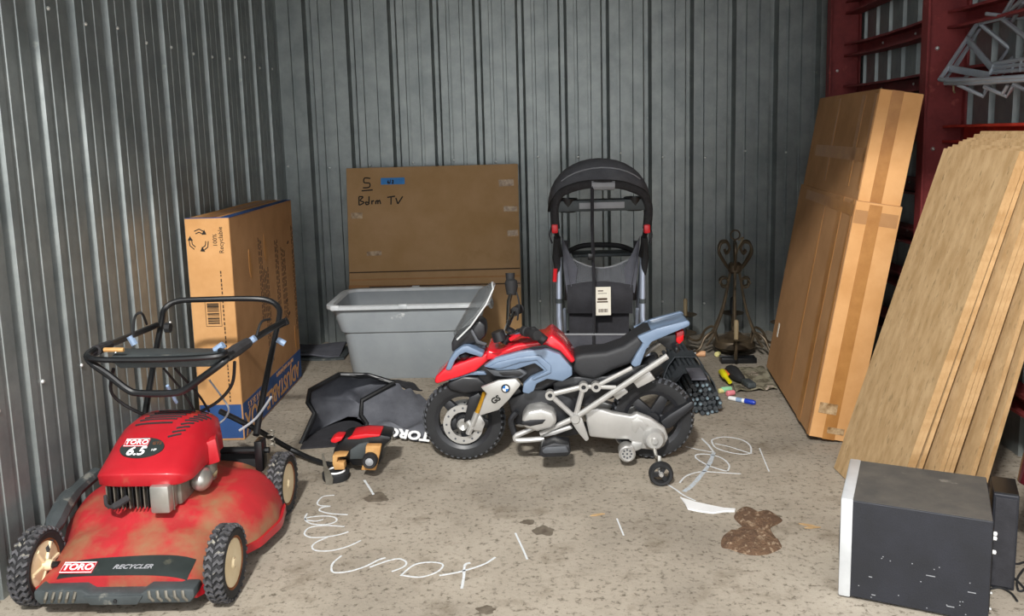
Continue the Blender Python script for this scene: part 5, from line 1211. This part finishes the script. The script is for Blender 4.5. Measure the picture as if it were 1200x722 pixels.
# ---- training wheels
for s in (-1, 1):
    x, z = N2(416, 645); z = 0.050
    tw_ = obj('training_wheel', M().lathe([(0.034, -0.018), (0.044, -0.02), (0.05, -0.01), (0.05, 0.01), (0.044, 0.02), (0.034, 0.018)], (x, s * 0.30, z), 'y', 28, closed=True), 'black_rubber', mc)
    obj('wheel_hub', M().lathe([(0, -0.02), (0.008, -0.02), (0.01, -0.012), (0.012, 0.0), (0.012, 0.012), (0, 0.014)], (x, s * 0.30, z), 'y', 14), 'bike_silver', tw_)
    for k in range(3):
        a = k * 2 * PI / 3 + 0.4
        obj('spoke', M().prism([(-0.008, 0.006), (0.008, 0.006), (0.010, 0.036), (-0.010, 0.036)], -0.008, 0.008, Matrix.Translation((x, s * 0.30, z)) @ Matrix.Rotation(a, 4, 'Y')), 'bike_black', tw_)
    x0, z0 = N2(413, 505)
    obj('stabilizer_strut', M().tube([(x0, s * 0.11, z0 - 0.02), (x0 + 0.001, s * 0.16, z0 - 0.035), (x, s * 0.25, z + 0.05), (x, s * 0.262, z), (x, s * 0.30, z)], 0.008, n=8), 'alloy', mc)
# ---- cockpit
ce = P3([(190, 392), (270, 260), (355, 135), (428, 92)]); se = P3([(222, 404), (305, 325), (398, 200), (438, 118)])
def scr(u, v):
    k = min(2, int(v * 3)); f = v * 3 - k; a = Vector((ce[k][0], 0, ce[k][1])).lerp(Vector((ce[k + 1][0], 0, ce[k + 1][1])), f); c_ = Vector((se[k][0], 0, se[k][1])).lerp(Vector((se[k + 1][0], 0, se[k + 1][1])), f)
    t = abs(2 * u - 1); wd = 0.105 - 0.05 * v ** 2
    p = a.lerp(c_, t ** 1.6); p.y = (2 * u - 1) * wd; return p
ws = obj('windscreen', M().grid(scr, 12, 9, 0.004), 'windscreen', mc)
edge = [scr(0, i / 9) for i in range(10)] + [scr(i / 12, 1) for i in range(1, 13)] + [scr(1, 1 - i / 9) for i in range(1, 10)]
obj('screen_rim', M().tube(edge, 0.0042, n=6), 'screen_edge', ws)
slab_('instrument_pod', P3([(200, 400), (300, 350), (345, 300), (385, 330), (388, 400), (340, 440), (260, 450), (180, 500), (180, 440)]), -0.06, 0.06, 'bike_black', bevel=0.012)
slab_('screen_bracket', P3([(295, 355), (310, 350), (345, 420), (395, 440), (385, 455), (330, 435)]), -0.075, -0.06, 'bike_grey', bevel=0.003)
sx2, sz2 = Q(601, 392)
obj('steering_stem', M().tube([(sx2 - 0.02, 0, sz2 - 0.03), (sx2 + 0.01, 0, sz2 + 0.035)], 0.022, n=12), 'bike_black', mc)
obj('handlebar_mount', M().tube([(Q(592, 391)[0], -0.085, Q(592, 391)[1]), (Q(589, 383)[0], -0.085, Q(589, 383)[1] + 0.01)], [0.03, 0.028], n=14), 'bike_black', mc)
# bar turned: near grip swept back, far grip forward and up
hb_ = [(0.005, 0.26, 0.0), (-0.005, 0.2, 0.005), (-0.03, 0.1, -0.03), (-0.035, 0.0, -0.045), (-0.01, -0.1, -0.03), (0.05, -0.17, 0.0), (0.085, -0.24, 0.005)]
hx, hz = Q(607, 375)
hb2 = [(hx + a, y, hz + c_) for a, y, c_ in hb_]
bar = obj('handlebar', M().tube(smooth_path(hb2, 5), 0.010, n=10), 'chrome', mc)
for i, j, sw in ((-2, -1, -1), (1, 0, 1)):
    a, c_ = Vector(hb2[i]), Vector(hb2[j]); d = (c_ - a).normalized()
    gp = obj('grip', M().tube([a, a + d * 0.03, a + d * 0.035, c_, c_ + d * 0.03, c_ + d * 0.034, c_ + d * 0.055], [0.022, 0.022, 0.017, 0.019, 0.019, 0.024, 0.020], n=12), 'black_rubber', bar)
far = M().tube([(Q(598, 388)[0], 0.10, Q(598, 388)[1]), (Q(599, 365)[0], 0.18, Q(599, 365)[1] + 0.02), (Q(602, 350)[0], 0.24, Q(602, 350)[1])], 0.010, n=10)
obj('bar_riser', far, 'chrome', mc)
x, z = Q(602, 352)
obj('grip', M().tube([(x - 0.002, 0.235, z - 0.01), (x, 0.24, z + 0.03), (x - 0.003, 0.245, z + 0.05), (x - 0.006, 0.25, z + 0.062), (x - 0.006, 0.255, z + 0.09)], [0.022, 0.03, 0.03, 0.02, 0.022], n=12), 'black_rubber', mc)
obj('control_wire', M().tube(smooth_path([(x + 0.015, 0.24, z + 0.02), (x + 0.035, 0.2, z - 0.04), (x + 0.03, 0.1, z - 0.10)], 4), 0.004, n=6), 'black_rubber', mc)
obj('brake_lever', M().tube([(Q(604, 388)[0], -0.12, Q(604, 388)[1]), (Q(621, 376)[0], -0.15, Q(621, 376)[1])], 0.009, n=8), 'bike_red', mc)
obj('grip', M().tube([(Q(612, 381)[0], -0.10, Q(612, 381)[1]), (Q(630, 377)[0], -0.14, Q(630, 377)[1]), (Q(643, 388)[0], -0.16, Q(643, 388)[1])], [0.016, 0.02, 0.022], n=12), 'black_rubber', mc)
